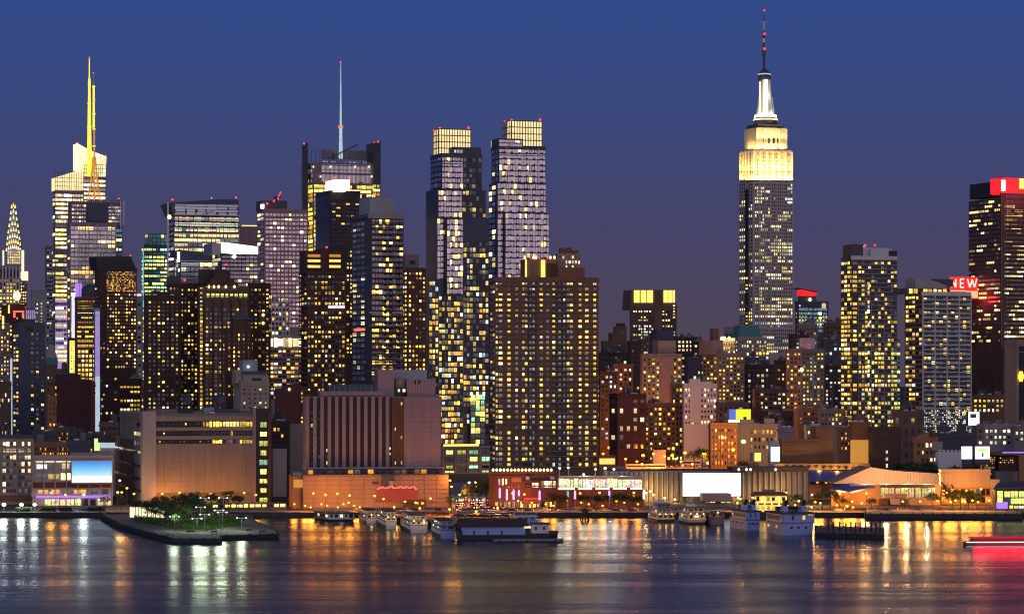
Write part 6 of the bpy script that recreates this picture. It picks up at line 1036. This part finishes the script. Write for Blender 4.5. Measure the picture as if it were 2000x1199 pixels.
lamps([(916, 942, 1290, dict(mat='lampwarm', c=(1, .85, .6))), (928, 942, 1290, dict(mat='lampwarm', c=(1, .85, .6))), (898, 966, 1225), (929, 951, 1240), (908, 958, 1280)], '{} lamp from the left above the crowded avenue', 'lamps above the avenue', power=8000)
lamps([(317, 964, 1217), (351, 962, 1217), (342, 979, 1196), (412, 964, 1218), (446, 966, 1218), (477, 962, 1219), (248, 953, 1215), (500, 966, 1208), (230, 961, 1195, dict(mat='lampwarm', c=(1, .7, .3))), (234, 938, 1212, dict(mat='lampwarm', c=(1, .7, .3))), (262, 964, 1190), (238, 961, 1190)], '{} orange lamp from the left below the tan waterfront block', 'street lamps below the tan block', power=1700)
lamps([(1240, 849, 2000, dict(power=60000, r=10)), (1275, 857, 1960, dict(power=45000, r=8)), (1285, 863, 1900), (1321, 867, 1850), (1190, 874, 1850), (1202, 875, 1850), (1214, 876, 1850), (1338, 884, 1750), (1256, 889, 1700), (1313, 889, 1700), (1432, 878, 1458, dict(power=9000, r=8)), (1452, 862, 1455, dict(power=20000, r=10, mat='lampwarm', c=(1, .45, .08))), (1290, 862, 1880), (1383, 904, 1560)], '{} orange lamp from the left around the lit parking lots', 'lamps of the parking lots', r=7, power=26000, c=(1, .28, .02))
lamps([(1692, 963, 1220, dict(power=9000)), (1640, 964, 1218, dict(power=6000)), (1560, 978, 1172, dict(mat='lampwarm', c=(1, .9, .4))), (1586, 966, 1225, dict(mat='lampwarm', c=(1, .6, .2), power=9000)), (1592, 980, 1170), (1664, 979, 1172), (1654, 988, 1166, dict(r=6)), (1887, 958, 1222, dict(power=9000)), (1916, 955, 1222, dict(power=9000)), (1850, 962, 1222, dict(power=7000)), (1763, 979, 1172), (1797, 979, 1172), (1831, 978, 1170), (1857, 980, 1170), (1866, 977, 1172), (1885, 980, 1170), (1899, 977, 1172), (1910, 980, 1170), (1932, 977, 1172), (1446, 974, 1180)], '{} warm lamp from the left along the right hand riverside path', 'lamps along the right riverside', power=2600, mat='sodium')
lamps([(8, 985, 1166, dict(r=9)), (42, 985, 1166, dict(r=9)), (68, 985, 1166, dict(r=8)), (100, 962, 1214, dict(mat='sodium', c=(1, .4, .05), power=3000)), (128, 966, 1214, dict(mat='sodium', c=(1, .3, .04), power=2600)), (164, 966, 1178)], '{} dazzling lamp from the left below the warehouse and pier hall', 'lamps before the warehouse', down=True, mat='lampwhite', c=(.85, 1, .95), power=2600)
lamps([(1093, 914, 1230), (1110, 913, 1230), (1163, 916, 1235), (1182, 914, 1235, dict(r=6)), (1199, 916, 1235), (1215, 931, 1222), (1140, 926, 1222)], '{} white lamp from the left on the roof terrace of the glass hall', 'lamps on the glass hall roof', mat='lampwhite', c=(1, .95, .8), power=1500, z0=PZ(930, 1218))
lamps([(341, 1008, 1026), (385, 1012, 1016), (400, 1004, 1040), (392, 990, 1060), (428, 996, 1046), (434, 1000, 1030), (472, 1011, 1024), (400, 972, 1090), (436, 972, 1100)], '{} double headed white lamp from the left on the park pier', 'lamps on the park pier', down=True, mat='lampwhite', c=(.8, 1, .66), power=1900, z0=1.7, double=True, r=3.4)
# ================================================================ vehicles
def make_car(bodym):
    e = empty('parked_car', (0, 0, 0)); q = MB()
    q.prism([(-2.2, -.86), (2.2, -.86), (2.2, .86), (-2.2, .86)], .3, .82, M[bodym], taper=.97); q.build('body', e)
    q = MB(); q.prism([(-1.5, -.8), (1.1, -.8), (1.1, .8), (-1.5, .8)], .82, 1.42, PANE['dark'][0], M[bodym], taper=.8); q.build('cabin', e)
    for x in (-1.35, 1.35):
        for y in (-.84, .7): q = MB(); q.bar((x, y, .33), (x, y + .16, .33), .33, M['hullblack'], 10); wl = q.build('wheel', e); q = MB(); q.bar((x, y - .02 if y < 0 else y + .1, .33), (x, y + .06 if y < 0 else y + .18, .33), .19, M['steel'], 8); q.build('rim', wl)
    for y in (-.6, .6): q = MB(); q.box(2.14, 2.24, y - .2, y + .2, .55, .75, M['head']); q.build('headlight', e); q = MB(); q.box(-2.24, -2.14, y - .22, y + .22, .6, .76, M['tail']); q.build('taillight', e)
    return e
PROTO = [make_car(m) for m in ('black', 'concrete', 'maroon', 'steel')]
CN = ['black', 'pale', 'dark red', 'silver']; used = set()
def cars(rows, phrase, group):
    for i, (px, Y, rz, z) in enumerate(sorted(rows)):
        k = random.randrange(4); e = PROTO[k] if k not in used else copy_tree(PROTO[k]); used.add(k)
        e.location = (PX(px, Y), Y, z); e.rotation_euler = (0, 0, R(rz)); tag(e, phrase.format(ORD[i], CN[k]), 'car', group)
cars([(1090 + i * 9.5 + random.uniform(-1.5, 1.5), SH + 13 + random.choice((0, 4)), random.choice((0, 180)), GZ + .01) for i in range(17)], '{} car from the left, {}, on the riverside road before the glass hall', 'cars before the glass hall')
cars([(900 + i * 11 + random.uniform(-2, 2), SH + 13 + random.choice((0, 5)), random.choice((0, 180)), GZ + .01) for i in range(16)], '{} car from the left, {}, on the riverside road behind the barge', 'cars behind the barge')
cars([(896 + (i % 7) * 14 + random.uniform(-4, 4), 1196 + (i // 7) * 26 + random.uniform(-9, 9), random.choice((-80, 95)) + random.uniform(-8, 8), GZ + .01) for i in range(28)], '{} car from the left, {}, queuing toward the river on the avenue', 'cars queuing on the avenue')
cars([(700 + i * 14, SH + 14, 180 * (i % 2), GZ + .01) for i in range(12)], '{} car from the left, {}, parked behind the four tour boats', 'cars behind the tour boats')
cars([(1640 + i * 15, SH + 15, 180 * (i % 2), GZ + .01) for i in range(14)], '{} car from the left, {}, on the road before the angular hall', 'cars before the angular hall')
cars([(90 + i * 12, SH + 15, 180 * (i % 2), GZ + .01) for i in range(10)], '{} car from the left, {}, on the road before the pier hall', 'cars before the pier hall')
cars([(1300 + (i % 9) * 11, 1700 + (i // 9) * 60, 90, GZ + .01) for i in range(16)], '{} car from the left, {}, in the lamp lit parking lot', 'cars in the parking lot')
lamps([(878, 994, 1128), (820, 992, 1140), (930, 998, 1124), (770, 990, 1146), (972, 992, 1130)], '{} orange lamp from the left on the boat pier behind the tour boats', 'lamps on the boat pier', down=True, power=4500, z0=2.2)
cars([(890 + (i % 9) * 12, 1112 + (i // 9) * 16, 0 if i % 2 else 180, 2.22) for i in range(18)], '{} car from the left, {}, parked on the boat pier', 'cars on the boat pier')
def bus(px, Y, rz, label, m='concrete'):
    e = tag(empty('coach_bus', (PX(px, Y), Y, GZ), R(rz)), label, 'bus', 'buses parked in the lot'); q = MB(); q.box(-6, 6, -1.25, 1.25, .5, 3.3, M[m], M['white']); q.build('body', e); q = MB(); q.box(-5.7, 5.7, -1.3, -1.24, 1.6, 2.7, PANE['dark'][0]); q.build('glazing', e); q = MB(); q.box(-6.05, -5.98, -1.1, 1.1, 1.3, 2.9, PANE['dark'][0]); q.build('windscreen', e)
    for x in (-4, 3.6): q = MB(); q.bar((x, -1.28, .5), (x, -1, .5), .5, M['hullblack'], 10); q.build('wheel', e)
bus(1243, 1715, 0, 'pale coach in the lit lot, front left of three behind the ribbed shed'); bus(1281, 1718, 0, 'pale coach in the lit lot, front right beside a darker twin', 'white'); bus(1350, 1790, 0, 'long white coach further back in the lit lot below the trees', 'white'); bus(1268, 1840, 0, 'grey coach at the back of the lit lot', 'grey')
# sky-side lot surface
sheet('parking_lot', [(PX(1168, 1600), 1540), (PX(1440, 1600), 1540), (PX(1470, 1900), 1990), (PX(1168, 1900), 1990)], GZ + .006, M['grey'])
sheet('avenue', [(PX(884, 1200), 1186), (PX(1040, 1200), 1186), (PX(955, 1500), 1500), (PX(880, 1500), 1500)], GZ + .006, M['grey'])
